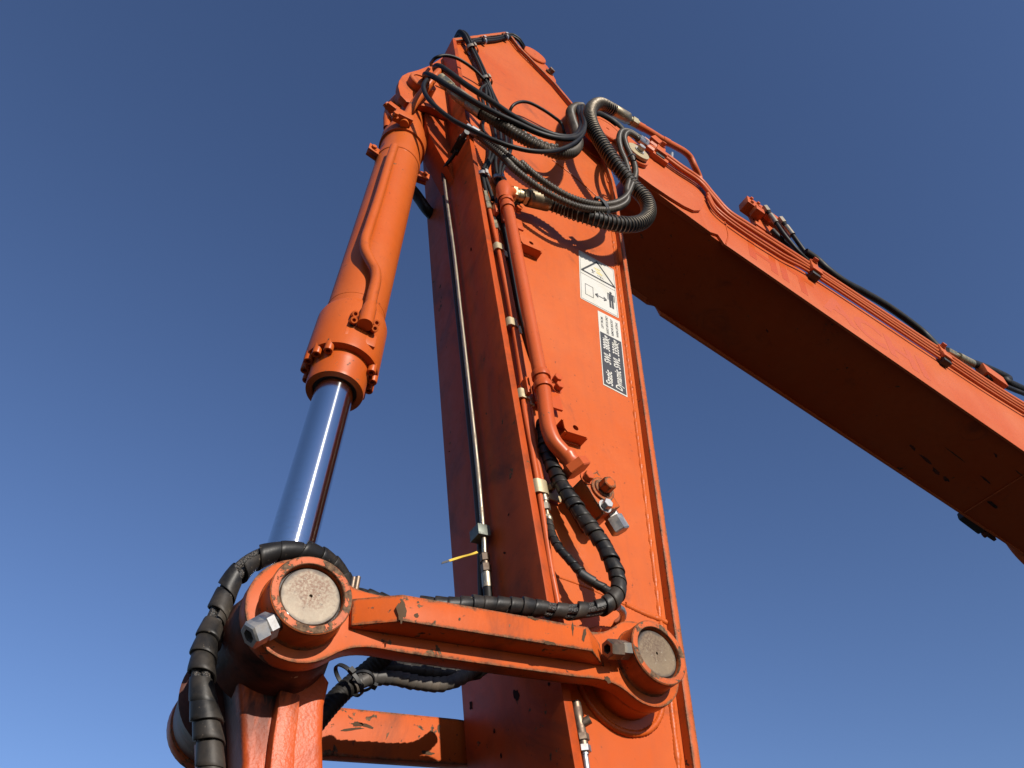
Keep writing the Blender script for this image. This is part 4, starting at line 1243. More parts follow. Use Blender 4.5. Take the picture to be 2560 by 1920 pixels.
fork = arc(PV[0], PV[1], 0.165, 75, 232, 18) + [(1.40, 5.0362), (1.80, 4.912), (1.80, 5.524), (1.50, 5.534)]
for y0, y1 in ((-0.0605, -0.030), (0.430, 0.4605)):
    MB().add(*prism(fork, y0, y1)).build('fork_plate', 'boom', BOOM, bevel=0.002)
dbl = xz((1.2221, -0.0765, 5.2259), (1.3129, -0.0765, 5.1012), (1.3647, -0.0765, 5.0460), (1.4604, -0.0765, 5.0161), (1.5658, -0.0765, 4.9972), (1.6549, -0.0765, 4.9927), (1.7219, -0.0765, 5.0088), (1.7782, -0.0765, 5.0640), (1.8320, -0.0765, 5.1849), (1.8433, -0.0765, 5.2807), (1.8204, -0.0765, 5.3265), (1.6749, -0.0765, 5.3496), (1.5273, -0.0765, 5.3672), (1.4806, -0.0765, 5.4563), (1.3747, -0.0765, 5.5287), (1.3063, -0.0765, 5.5611))
MB().add(*prism(dbl, -0.0765, -0.0607)).build('doubler_plate', 'boom', BOOM, bevel=0.003)
pvc = Vector((1.2187, -0.0900, 5.3799))
MB().add(*lathe(Vector((pvc.x, -0.055, pvc.z)), Vector((pvc.x, -1, pvc.z)), [(0, 0.112), (0.036, 0.112), (0.040, 0.108), (0.040, 0.085), (0.037, 0.083), (0.037, 0.010), (0.034, 0.009)], 56)).build('pivot_pin', 'boom', BOOM, smooth=30)
wc = Vector((1.3715, -0.1250, 5.2256))
MB().add(*lathe(Vector((wc.x, -0.080, wc.z)), Vector((wc.x, -1, wc.z)), [(0, 0.080), (0.018, 0.080), (0.020, 0.078)], 48)).build('retainer_boss', 'boom', BOOM)
WSH = MB().add(*lathe(Vector((wc.x, -0.108, wc.z)), Vector((wc.x, -1, wc.z)), [(0, 0.066), (0.0145, 0.066), (0.016, 0.0645)], 56)).build('retainer_disc', M['clamp'], BOOM)
MB().add(*lathe(Vector((wc.x, -0.09, wc.z)), Vector((wc.x, -1, wc.z)), [(0, 0.035), (0.018, 0.035)], 24)).build('spacer', 'black', BOOM)
bolt('retainer_bolt', Vector((wc.x + 0.004, -0.124, wc.z + 0.004)), (0, -1, 0), 0.021, 0.030, 'zinc', WSH)
# big return pipe from the spring hose
bp = [(1.4267, -0.1180, 5.6381), (1.5167, -0.1150, 5.6652), (1.6247, -0.1100, 5.6858), (1.7311, -0.1050, 5.7236), (1.8091, -0.1000, 5.7484), (1.8583, -0.0900, 5.7491), (1.8977, -0.0700, 5.7064), (1.9520, -0.0400, 5.6902), Vector((1.9618, -0.0300, 5.6620)), Vector((1.9605, -0.0300, 5.6469)) + Vector((0.02, 0.03, -0.22))]
BP = MB().add(*sweep(Path(bp), 0.019, 18, 0.01)).build('return_pipe', 'boom', BOOM, smooth=60)
for u0, u1 in ((0.0, 0.055), (0.20, 0.255)):
    pa = Path(bp)
    MB().add(*sweep(pa, 0.0215, 18, 0.01, l0=u0, l1=u1)).build('pipe_collar', 'boom', BP)
MB().add(*obox(Vector((1.5632, -0.1000, 5.6044)), (1, 0, -0.6), (0, 1, 0), (0.6, 0, 1), 0.03, 0.02, 0.04)).build('pipe_bracket', 'boom', BP, bevel=0.004)
# twin pipes along the upper edge
def bpipe(dy, dpx, r, nm='boom_pipe'):
    pts = [(1.4938, -0.1000, 5.4673), (1.5993, -0.0980, 5.5056), (1.7266, -0.0950, 5.4833), (1.8652, -0.0920, 5.4679), (1.9265, -0.0900, 5.3651), (2.0093, -0.0880, 5.2506), (2.1333, -0.0880, 5.2333), (2.3776, -0.0880, 5.2133), (2.6176, -0.0880, 5.1871), (3.1323, -0.0880, 5.1268), (3.6395, -0.0880, 5.0668), (4.2444, -0.0880, 4.9984), (5.2, -0.088, 5.02)]
    up_ = Vector((0.218, 0, 0.976))
    pts = [Vector(p) + Vector((0, dy, 0)) + up_ * dpx for p in pts]
    return tube(nm, pts, r, 'boom', BOOM, 14, 0.02)
bpipe(0.0, 0.0, 0.0135)
bpipe(0.004, -0.034, 0.0125)
bpipe(0.012, 0.030, 0.0125)
tp = [(1.8826, -0.0820, 5.3040), (1.9149, -0.0820, 5.1542), (2.3295, -0.0820, 5.0672), (2.5363, -0.0820, 5.0884), (3.5267, -0.0820, 4.9641), (4.0581, -0.0820, 4.8983), (5.2, -0.082, 4.85)]
tube('thin_pipe', tp, 0.0085, 'boom', BOOM, 10, 0.02)
tp2 = [Vector(p) + Vector((0.218, -0.004, 0.976)) * 0.046 for p in tp]
tube('thin_pipe', tp2, 0.0095, 'boom', BOOM, 10, 0.02)
def boom_clamp(c, s=1.0):
    c = Vector(c)
    d, u_ = Vector((0.976, 0, -0.218)), Vector((0.218, 0, 0.976))
    o = MB().add(*obox(c, d, (0, 1, 0), u_, 0.026, 0.022, 0.062 * s)).add(*obox(c + Vector((0, -0.018, 0)) - u_ * 0.055, d, (0, 1, 0), u_, 0.036, 0.012, 0.022)).build('pipe_clamp', 'boom', BOOM, bevel=0.004)
    MB().add(*obox(c - u_ * 0.085 + Vector((0, 0.004, 0)), d, (0, 1, 0), u_, 0.028, 0.02, 0.022)).build('clamp_foot', 'black', o, bevel=0.003)
    bolt('clamp_bolt', c + u_ * 0.05 + Vector((0, -0.022, 0)), (0, -1, 0.2), 0.016, 0.024, 'boom', o)
    bolt('clamp_bolt', c + u_ * 0.062, u_, 0.016, 0.026, 'boom', o)
boom_clamp((2.6019, -0.0880, 5.1502))
boom_clamp((3.6106, -0.0880, 5.0230))
boom_clamp((1.5729, -0.0980, 5.4855), 0.7)
# raised bracket by the retainer
MB().add(*obox(Vector((1.5551, -0.0850, 5.3953)), (0.976, 0, -0.3), (0, 1, 0), (0.3, 0, 0.976), 0.055, 0.024, 0.022)).build('step_bracket', 'boom', BOOM, bevel=0.006)
for q in ((1.4782, -0.1080, 5.4132), (1.5233, -0.1000, 5.5293)):
    fitting(Vector(q) + Vector((-0.05, 0, 0.012)), Vector(q) + Vector((0.03, 0, -0.012)), [(0, 0.4, 0.013, 'h'), (0.4, 0.5, 0.010, 'r'), (0.5, 1.0, 0.017, 'h')], 'boom', BOOM)
tube('grease_nipple', [(1.7729, -0.0200, 5.7491), (1.7907, -0.0200, 5.8279), (1.8009, -0.0200, 5.8694)], 0.012, 'zinc', BOOM)
# valve block
vb = Vector((2.4352, -0.0200, 5.7499))
d_, u_ = Vector((0.976, 0, -0.218)), Vector((0.218, 0, 0.976))
VB = MB().add(*obox(vb + d_ * -0.0396, d_, (0, 1, 0), u_, 0.0561, 0.0396, 0.0495)).build('valve_block', 'boom', BOOM, bevel=0.006)
MB().add(*obox(vb + d_ * 0.1056 + u_ * 0.0396, d_, (0, 1, 0), u_, 0.0990, 0.0363, 0.0396)).build('valve_body', 'boom', VB, bevel=0.012)
MB().add(*obox(vb + d_ * 0.1386 + u_ * 0.0198, d_, (0, 1, 0), u_, 0.1122, 0.0264, 0.0231)).build('valve_body', 'boom', VB, bevel=0.008)
MB().add(*cyl(vb + d_ * 0.0660 + Vector((0, -0.012, -0.04)), vb + d_ * 0.0660 + Vector((0, -0.056, -0.04)), 0.03, 24)).build('valve_cap', 'boom', VB, bevel=0.004)
MB().add(*cyl(vb + d_ * 0.2376 + u_ * 0.0264, vb + d_ * 0.2904 + u_ * 0.0231, 0.02, 20)).build('valve_spool', 'boom', VB, bevel=0.003)
MB().add(*obox(vb + d_ * -0.0132 + u_ * -0.0792 + Vector((0, -0.02, 0)), d_, (0, 1, 0), u_, 0.0330, 0.0330, 0.0330)).build('valve_foot', 'boom', VB, bevel=0.01)
MB().add(*obox(vb + d_ * 0.0858 + u_ * -0.1056 + Vector((0, 0.02, 0)), d_, (0, 1, 0), u_, 0.0924, 0.0132, 0.0660)).build('valve_bracket', 'boom', VB, bevel=0.01)
for du in (-0.066, -0.013):
    for dv in (-0.027, 0.030):
        bolt('valve_bolt', vb + d_ * du + u_ * dv + Vector((0, -0.04, 0)), (0, -1, 0), 0.011, 0.012, 'boom', VB)
MB().add(*obox(Vector((vb.x + 0.02, vb.y + 0.03, (vb.z + 5.0) / 2 - 0.02)), d_, (0, 1, 0), (0, 0, 1), 0.055, 0.012, max((vb.z - 5.0) / 2, 0.05))).build('valve_post', 'boom', VB, bevel=0.003)
# rear face plate joint and faint lettering
lt = Sheet((2.0714, -0.0600, 5.1277), (3.3963, -0.0600, 5.3456), (3.0846, -0.0600, 4.7929), (2.0558, -0.0600, 4.9071))
class HSheet(Sheet):
    pass
def letters(body, o, du, dv, w, h, hh, bold):
    vs_, fs = text_polys(body, bold)
    return [Vector(o) + du * (x * w) + dv * (y / 0.70 * h) + Vector((0, -hh, 0)) for x, y in vs_], fs
MB().add(*letters('HIT', Vector((2.08, -0.0602, 4.905)), d_, u_, 0.46, 0.205, 0.0004, 0.03)).build('faded_lettering', 'letter', BOOM)
MB().add(*letters('ACHI', Vector((2.08, -0.0602, 4.905)) + d_ * 0.49, d_, u_, 0.76, 0.205, 0.0004, 0.03)).build('faded_lettering', 'letter_pale', BOOM)
# weld seams on the side and underside
bead('weld_seam', [(4.05, -0.0605, 4.39), (4.20, -0.0605, 4.62), (4.32, -0.0605, 4.90)], 0.004, 'boom', BOOM)
bead('weld_seam', [(4.06, -0.04, 4.3735), (4.06, 0.20, 4.3735), (4.06, 0.44, 4.3735)], 0.003, 'boom', BOOM)
bead('weld_seam', [(1.905, -0.0605, 4.86), (1.96, -0.0605, 5.0), (1.985, -0.0605, 5.22)], 0.004, 'boom', BOOM)
# scrapes on the underside
def under(x, y):
    return (x, y, 4.890 + (x - 1.855) * (4.404 - 4.890) / (3.922 - 1.855) - 0.0055 + 0.0118)
for i, (x, y, lx, ly, m_) in enumerate(((3.62, 0.30, 0.10, 0.012, 'oily'), (3.72, 0.325, 0.06, 0.016, 'oily'), (3.50, 0.285, 0.05, 0.014, 'oily'), (3.80, 0.33, 0.05, 0.02, 'oily'), (3.70, 0.18, 0.15, 0.006, 'chip'), (3.95, 0.20, 0.09, 0.008, 'oily'), (4.12, 0.30, 0.07, 0.02, 'oily'), (3.85, 0.05, 0.03, 0.012, 'oily'), (4.05, 0.06, 0.10, 0.006, 'chip'), (2.4, 0.2, 0.02, 0.01, 'oily'))):
    blot('scrape_mark', (under(x, y), under(x + lx * 0.5, y + 0.004), under(x, y + ly * 0.6)), m_, BOOM, i + 51)
# lamp under the far side and a round lug
lc = Vector((4.2003, 0.4850, 4.3932))
LAMP = MB().add(*obox(lc, (0.976, 0, -0.36), (0, 1, 0), (0.36, 0, 0.976), 0.080, 0.030, 0.030)).build('work_lamp', 'black', BOOM, bevel=0.012)
MB().add(*obox(lc + Vector((0, -0.031, 0)), (0.976, 0, -0.36), (0, 1, 0), (0.36, 0, 0.976), 0.066, 0.003, 0.020)).build('lamp_lens', 'glass', LAMP, bevel=0.001)
MB().add(*obox(lc + d_ * 0.13 + u_ * -0.01, d_, (0, 1, 0), u_, 0.05, 0.01, 0.028)).add(*cyl(lc + d_ * 0.10 + Vector((0, -0.02, -0.03)), lc + d_ * 0.10 + Vector((0, 0.02, -0.03)), 0.018, 14)).build('lamp_bracket', 'oily', LAMP, bevel=0.002)
lg = Vector((4.6397, 0.5000, 4.3719))
LUG = MB().add(*prism(arc(lg.x + 0.05, lg.z, 0.17, 100, 330, 24), 0.461, 0.50)).build('round_lug', 'boom', BOOM, bevel=0.004)
bolt('lug_bolt', Vector((lg.x + 0.02, 0.44, lg.z - 0.15)), (0, 0, -1), 0.028, 0.05, 'black', LUG)

# ================================================================== hoses
def hose(name, label, pts, r, kind, mat, group=None, cat='hose', **kw):
    pa = Path(pts)
    loc = tuple(pts[0])
    rt = root(name, loc, label, cat, group)
    if kind == 'plain':
        MB().add(*sweep(pa, r, 16, 0.010)).build('hose_body', mat, rt, smooth=60)
    elif kind == 'ribbed':
        MB().add(*ribbed(pa, r, kw.get('pitch', 0.012), kw.get('depth', 0.14), 18)).build('hose_body', mat, rt, smooth=70)
    elif kind == 'spring':
        MB().add(*sweep(pa, r * 0.86, 18, 0.010)).build('hose_body', 'rubber', rt, smooth=60)
        MB().add(*coil(pa, r * 0.97, kw.get('pitch', 0.0135), kw.get('wire', 0.0024))).build('guard_spring', 'wire', rt, smooth=60)
    elif kind == 'spiral':
        core = kw.get('core', 0)
        if core:
            for j in range(core):
                off = [2 * math.pi * j / core + 0.4]
                v, f = [], []
                mb = MB()
                m = max(2, int(pa.L / 0.012))
                sub = []
                for i in range(m + 1):
                    p, T, X, Y = pa.at(pa.L * i / m)
                    sub.append(p + (X * math.cos(off[0] + i * 0.02) + Y * math.sin(off[0] + i * 0.02)) * r * 0.52)
                MB().add(*sweep(Path(sub[::3] + [sub[-1]]), r * 0.46, 10, 0.012)).build('hose_core', 'braid', rt, smooth=60)
        else:
            MB().add(*sweep(pa, r * 0.97, 16, 0.012)).build('hose_core', 'braid', rt, smooth=60)
        for i, (f0, f1, pitch, width) in enumerate(kw['wraps']):
            MB().add(*wrap(pa, r, pitch, width, kw.get('lift', 0.0035), pa.L * f0, pa.L * f1, jit=kw.get('jit', 0.0), seed=i + 3)).build('spiral_wrap', mat, rt, smooth=50)
    return rt, pa

# --- pair of plain black hoses sweeping across the top of the dipper arm
hose('hydraulic_hose', 'upper of two plain black hoses sweeping across the top of the dipper arm', [(0.3794, 0.1700, 5.5021), (0.3228, 0.1000, 5.3523), (0.2934, 0.0300, 5.2191), (0.3098, -0.0050, 5.1506), (0.4392, -0.0500, 4.9784), (0.5362, -0.0800, 4.8743), (0.6349, -0.1000, 4.7904), (0.7316, -0.1200, 4.7403), (0.8294, -0.1400, 4.7320), (0.9054, -0.1500, 4.7852), (0.9803, -0.1400, 4.9793), (1.0266, -0.1100, 5.2428), (1.0561, -0.0700, 5.4813), (1.1356, 0.0000, 5.7881)], 0.0134, 'plain', 'rubber')
hose('hydraulic_hose', 'lower of two plain black hoses sweeping across the top of the dipper arm', [(0.3318, 0.1700, 5.3428), (0.2824, 0.1000, 5.1895), (0.2561, 0.0300, 5.0618), (0.2774, -0.0050, 4.9850), (0.3662, -0.0500, 4.8491), (0.4601, -0.0800, 4.7594), (0.5528, -0.1050, 4.6953), (0.6465, -0.1250, 4.6646), (0.7402, -0.1450, 4.6373), (0.8235, -0.1600, 4.6568), (0.9090, -0.1700, 4.7436), (0.9840, -0.1600, 4.9548), (1.0372, -0.1200, 5.2484), (1.0754, -0.0700, 5.5066), (1.1522, 0.0000, 5.8102)], 0.0126, 'plain', 'rubber')
o3, p3 = hose('hydraulic_hose', 'thick brown-grey corrugated hose running from the cylinder top across the dipper arm', [(0.4829, -0.0450, 4.7957), (0.5266, -0.0550, 4.7610), (0.5947, -0.0780, 4.6877), (0.6612, -0.1000, 4.6151), (0.7391, -0.1180, 4.5709), (0.8165, -0.1300, 4.5677), (0.8935, -0.1350, 4.6343), (0.9616, -0.1250, 4.8086), (0.9825, -0.1050, 5.0165), (0.9884, -0.0850, 5.2074), (1.0045, -0.0650, 5.3817), (1.0765, -0.0300, 5.6196), (1.1801, 0.0300, 5.8979)], 0.0262, 'ribbed', 'corr', pitch=0.0155, depth=0.27)
a, b = Vector((0.3222, 0.0000, 5.0290)), Vector((0.3912, -0.0200, 4.9088))
fitting(a, b, [(0.0, 0.25, 0.024, 'r'), (0.25, 0.62, 0.030, 'h'), (0.62, 0.78, 0.022, 'r'), (0.78, 1.0, 0.028, 'h')], 'yzinc', o3).parent = o3
MB().add(*lathe(Vector((0.3875, -0.0200, 4.9076)), Vector((0.4950, -0.0480, 4.7856)), [(0, 0.026), (0.012, 0.030), (0.10, 0.0305), (0.105, 0.0285), (0.11, 0.0305), (0.20, 0.031), ((Vector((0.4950, -0.0480, 4.7856)) - Vector((0.3875, -0.0200, 4.9076))).length, 0.030)], 24)).build('hose_ferrule', 'bronze', o3, smooth=40)
# knobbly rubber guard lying along the corrugated hose
gp = []
for i in range(30):
    p, T, X, Y = p3.at(0.10 + 0.36 * i / 29)
    side = Vector((0.35, -0.35, 0.85))
    side = (side - T * side.dot(T)).normalized()
    gp.append(p + side * 0.030)
MB().add(*sweep(Path(gp), lambda l: 0.012 * (0.72 + 0.34 * abs(math.sin(l * math.pi / 0.026))), 10, 0.003)).build('rubber_guard', 'corr', o3, smooth=60)

hose('electric_cable', 'thin black cable looping below the corrugated hose to the boom pivot', [(0.2939, 0.0500, 5.1044), (0.2625, 0.0100, 4.9397), (0.2545, -0.0050, 4.8140), (0.2746, -0.0150, 4.7136), (0.3174, -0.0300, 4.6254), (0.3874, -0.0500, 4.5400), (0.4431, -0.0700, 4.4920), (0.5144, -0.0950, 4.4395), (0.5985, -0.1200, 4.4075), (0.6858, -0.1400, 4.4179), (0.7809, -0.1550, 4.4878), (0.8793, -0.1650, 4.6356), (0.9556, -0.1700, 4.8221), (0.9946, -0.1600, 5.0051), (1.0213, -0.1300, 5.2337), (1.0959, -0.0600, 5.5858)], 0.0098, 'plain', 'cable', cat='cable')

# --- twin small corrugated hoses
tA = [(0.5175, -0.0300, 4.5958), (0.5593, -0.0550, 4.5247), (0.5995, -0.0750, 4.4528), (0.6508, -0.0900, 4.3779), (0.7086, -0.1000, 4.3315), (0.6765, -0.1000, 4.3711), (0.7351, -0.1100, 4.3050), (0.8063, -0.1200, 4.2588), (0.8850, -0.1300, 4.2373), (0.9780, -0.1370, 4.2677), (1.0720, -0.1450, 4.3423), (1.1546, -0.1500, 4.4673), (1.2136, -0.1550, 4.6331), (1.2560, -0.1600, 4.7958), (1.2597, -0.1600, 4.9417), (1.2435, -0.1600, 5.0496), (1.2481, -0.1580, 5.1724), (1.2982, -0.1500, 5.3053), (1.3646, -0.1350, 5.3704), (1.3863, -0.1300, 5.3720)]
tB = [(0.5279, -0.0200, 4.6035), (0.5602, -0.0450, 4.5121), (0.6005, -0.0650, 4.4329), (0.6370, -0.0800, 4.3525), (0.6428, -0.0900, 4.3150), (0.6882, -0.1000, 4.2614), (0.7519, -0.1100, 4.2141), (0.8290, -0.1200, 4.1900), (0.9081, -0.1300, 4.1904), (1.0029, -0.1370, 4.2424), (1.0857, -0.1420, 4.3206), (1.1651, -0.1480, 4.4516), (1.1815, -0.1500, 4.5687), (1.2103, -0.1550, 4.7027), (1.2101, -0.1580, 4.8506), (1.1976, -0.1580, 4.9766), (1.2103, -0.1550, 5.1207), (1.2571, -0.1480, 5.2799), (1.3323, -0.1350, 5.3893), (1.4157, -0.1200, 5.4404)]
oA, pA = hose('hydraulic_hose', 'inner of the twin slim corrugated hoses looping under the boom pivot', tA, 0.0152, 'ribbed', 'corr', pitch=0.0132, depth=0.24)
oB, pB = hose('hydraulic_hose', 'outer of the twin slim corrugated hoses looping under the boom pivot', tB, 0.0152, 'ribbed', 'corr', pitch=0.0132, depth=0.24)
for oo, tt, q0, q1 in ((oA, tA, (0.4654, -0.0200, 4.6266), (0.5175, -0.0300, 4.5958)), (oB, tB, (0.4780, -0.0100, 4.6351), (0.5279, -0.0200, 4.6035))):
    fitting(q0, q1, [(0, 0.3, 0.0165, 'h'), (0.3, 0.42, 0.012, 'r'), (0.42, 1.0, 0.0185, 'r')], 'zinc', oo).parent = oo
for oo, q0, q1 in ((oA, (1.3833, -0.1300, 5.3753), (1.4705, -0.1080, 5.4317)), (oB, (1.4099, -0.1200, 5.4406), (1.4936, -0.1000, 5.5089))):
    fitting(q0, q1, [(0, 0.55, 0.018, 'r'), (0.55, 0.7, 0.012, 'r'), (0.7, 1.0, 0.016, 'h')], 'zinc', oo).parent = oo
tp_, tT, tX, tY = pA.at(pA.L * 0.455)
tie_c = (Vector((1.0320, -0.1370, 4.3170)) + Vector((1.0290, -0.1380, 4.2653))) / 2
def tie(name, label, c, axis, rx, ry, upv, mat='black', w=0.006):
    c, d = Vector(c), Vector(axis).normalized()
    u = Vector(upv)
    u = (u - d * u.dot(d)).normalized()
    s = d.cross(u)
    v, f = [], []
    n = 28
    for k in range(n):
        a = 2 * math.pi * k / n
        for off, g in ((-w, 0.0), (w, 0.0), (w, 0.003), (-w, 0.003)):
            v.append(c + d * off + u * (ry + g) * math.cos(a) + s * (rx + g) * math.sin(a))
    for k in range(n):
        for j in range(4):
            f.append((k * 4 + j, k * 4 + (j + 1) % 4, ((k + 1) % n) * 4 + (j + 1) % 4, ((k + 1) % n) * 4 + j))
    mb = MB().add(v, f)
    mb.add(*obox(c + u * (ry + 0.005), d, u, s, w * 1.3, 0.005, 0.006))
    return top(mb, name, mat, tuple(c), label, 'cable tie', smooth=40)
tie('cable_tie', 'black tie strapping the two slim corrugated hoses together over the dipper arm', tie_c, Vector((1.0743, -0.1420, 4.3433)) - Vector((0.9862, -0.1340, 4.2605)), 0.019, 0.038, (0, -0.2, 1), w=0.011)
tie('cable_tie', 'black tie round the slim corrugated hoses beside the boom retainer disc', Vector((1.2413, -0.1580, 4.9019)), Vector((1.2267, -0.1580, 4.7145)) - Vector((1.2418, -0.1580, 5.0269)), 0.034, 0.02, (1, 0, 0), w=0.007)

# --- big hose in a spring guard
sp_pts = [(0.8203, -0.0520, 4.2720), (0.8887, -0.0660, 4.2654), (0.9665, -0.0980, 4.2251), (1.0561, -0.1180, 4.2260), (1.1481, -0.1340, 4.2617), (1.2322, -0.1420, 4.3487), (1.2838, -0.1480, 4.4699), (1.2827, -0.1500, 4.5816), (1.2369, -0.1450, 4.6583), (1.1928, -0.1500, 4.7092), (1.1411, -0.1550, 4.7752), (1.0887, -0.1580, 4.8850), (1.0487, -0.1580, 5.0280), (1.0426, -0.1550, 5.1825), (1.0837, -0.1480, 5.3718), (1.1608, -0.1400, 5.5301), (1.2669, -0.1280, 5.6015)]
o7, p7 = hose('hydraulic_hose', 'thickest hose, in a coiled spring guard, looping from side plate pipe to boom', sp_pts, 0.0330, 'spring', 'rubber', pitch=0.0185, wire=0.0024)
fa, fb = Vector((0.6635, -0.0420, 4.2056)), Vector((0.7322, -0.0480, 4.2283))
fitting(fa, fb, [(0, 0.28, 0.031, 'h'), (0.28, 0.42, 0.022, 'r'), (0.42, 0.72, 0.0245, 'r'), (0.72, 0.98, 0.032, 'h')], 'yzinc', o7, name='hose_coupling').parent = o7
fb2 = Vector((0.8243, -0.0530, 4.2695))
L_ = (fb2 - fb).length
MB().add(*lathe(fb, fb2, [(0, 0.030)] + [(L_ * (0.04 + 0.80 * i / 30), 0.0345 + (0.0012 if i % 2 else 0)) for i in range(31)] + [(L_ * 0.86, 0.036), (L_, 0.036)], 28)).build('hose_ferrule', 'bronze', o7, smooth=45)
fa, fb = Vector((1.2582, -0.1290, 5.5955)), Vector((1.3644, -0.1220, 5.6294))
L_ = (fb - fa).length
MB().add(*lathe(fa, fb, [(0, 0.031), (L_ * 0.05, 0.0335), (L_ * 0.95, 0.0335), (L_, 0.030)], 26)).build('hose_ferrule', 'bronze', o7)
fitting(fb, (1.4314, -0.1180, 5.6438), [(0, 0.3, 0.022, 'r'), (0.3, 0.85, 0.029, 'h'), (0.85, 1.0, 0.024, 'r')], 'yzinc', o7, name='hose_coupling').parent = o7

# --- bundle of thin cables down the side plate
fanx = [1118, 1162, 1212, 1250, 1296]
cab = [
 [(0.5226, 0.0020, 5.1822), (0.5349, 0.0050, 5.0961), (0.5558, 0.0080, 4.9481), (0.5515, 0.0100, 4.7775), (0.5833, 0.0080, 4.6645), (0.5875, 0.0040, 4.5236), (0.5652, 0.0060, 4.3839), (0.5656, 0.0060, 4.3277), (0.5761, 0.0050, 4.2545), (0.5854, 0.0040, 4.1960)],
 [(0.5489, 0.0000, 5.2144), (0.5558, 0.0020, 5.1177), (0.5822, 0.0060, 4.9777), (0.6104, 0.0100, 4.8259), (0.6174, 0.0080, 4.6931), (0.6048, 0.0040, 4.5532), (0.5785, 0.0040, 4.3946), (0.5754, 0.0040, 4.3344), (0.5983, 0.0060, 4.2517), (0.6163, 0.0100, 4.1888)],
 [(0.5584, -0.0040, 5.2183), (0.5812, -0.0020, 5.1157), (0.6151, 0.0040, 4.9903), (0.6367, 0.0080, 4.8537), (0.6413, 0.0080, 4.7209), (0.6181, 0.0040, 4.5370), (0.6226, 0.0040, 4.4318), (0.6305, 0.0040, 4.3541), (0.6354, 0.0080, 4.2565), (0.6302, 0.0120, 4.1569), (0.6352, 0.0100, 4.0600)],
 [(0.5710, -0.0020, 5.2407), (0.6016, 0.0000, 5.1208), (0.6382, 0.0040, 4.9943), (0.6619, 0.0080, 4.8604), (0.6684, 0.0080, 4.7412), (0.6453, 0.0020, 4.5529), (0.6354, 0.0000, 4.4382), (0.6381, 0.0000, 4.3550), (0.6487, 0.0060, 4.2663), (0.6526, 0.0120, 4.1334), (0.6864, 0.0140, 3.8978), (0.7259, 0.0140, 3.5942), (0.7754, 0.0140, 3.3671), (0.7991, 0.0140, 3.3005)],
 [(0.5788, 0.0020, 5.2611), (0.6267, 0.0020, 5.1050), (0.6649, 0.0050, 4.9799), (0.6902, 0.0080, 4.8707), (0.6960, 0.0080, 4.7618), (0.6700, 0.0040, 4.5631), (0.6502, 0.0040, 4.4513), (0.6512, 0.0060, 4.3790), (0.6605, 0.0100, 4.2847), (0.6668, 0.0140, 4.0843), (0.7156, 0.0140, 3.7549), (0.7813, 0.0100, 3.4884), (0.7991, 0.0100, 3.3775), (0.8195, 0.0100, 3.3020)],
]
words = ['leftmost', 'second from the left', 'middle', 'second from the right', 'rightmost']
for i, pts in enumerate(cab):
    h_ = [(0.3949, 0.0900, 5.9497), (0.3808, 0.0450, 5.8709), (0.3810, 0.0050, 5.8134), (0.4050, -0.0120, 5.7460), (0.4536, -0.0040, 5.6292), (0.5003, -0.0020, 5.4927), (0.5446, -0.0040, 5.3220)]
    a_ = 2 * math.pi * i / 5
    o_ = Vector((math.cos(a_), 0.0, 0.2 * math.cos(a_))) * 0.0125 + Vector((0, math.sin(a_), 0)) * 0.0105
    hp = [Vector(p) + o_ for p in h_]
    hose('electric_cable', '%s of five black cables fanning down the upper side plate' % words[i], hp + pts, 0.0078, 'plain', 'cable', 'cables fanning down the side plate', cat='cable')
for nm, q, dn, rr in (('uppermost', (0.4538, -0.0020, 5.6351), (0.35, 0, -0.9), 0.030), ('second', (0.5481, -0.0020, 5.3217), (0.3, 0, -0.95), 0.027)):
    tie('cable_clip', 'grey strap clip holding the cable bundle, %s down the side plate' % nm, q, dn, rr, rr * 0.85, (0, -1, 0), 'steel', 0.012)['category'] = 'cable clip'
tie('cable_clip', 'grey strap clip holding two cables above the thin orange pipes', (0.5688, 0.0040, 4.3293), (0.1, 0, -1), 0.024, 0.016, (0, -1, 0), 'zinc', 0.011)['category'] = 'cable clip'
tie('cable_clip', 'grey strap clip holding three cables above the thick pipe elbow', (0.6392, 0.0020, 4.3614), (0.1, 0, -1), 0.029, 0.018, (0, -1, 0), 'zinc', 0.011)['category'] = 'cable clip'

hose('electric_cable', 'black cable arching from behind the cylinder lug into the cable bundle', [(0.2875, 0.1000, 5.4147), (0.2757, 0.0500, 5.3043), (0.2815, 0.0000, 5.2494), (0.3124, -0.0200, 5.2725), (0.3635, -0.0300, 5.2960), (0.4219, -0.0300, 5.3028), (0.4836, -0.0200, 5.3073), (0.5286, -0.0100, 5.2988)], 0.0080, 'plain', 'cable', cat='cable')
hose('electric_cable', 'black cable arching over the upper side plate towards the boom pivot', [(0.6999, 0.0100, 5.0469), (0.6838, 0.0050, 5.1065), (0.6822, -0.0200, 5.1291), (0.7140, -0.0380, 5.1894), (0.7659, -0.0450, 5.2361), (0.8416, -0.0450, 5.2530), (0.9198, -0.0380, 5.2618), (0.9624, -0.0280, 5.2713), (0.9919, -0.0100, 5.2215), (1.0180, 0.0100, 5.2405)], 0.0078, 'plain', 'cable', cat='cable')
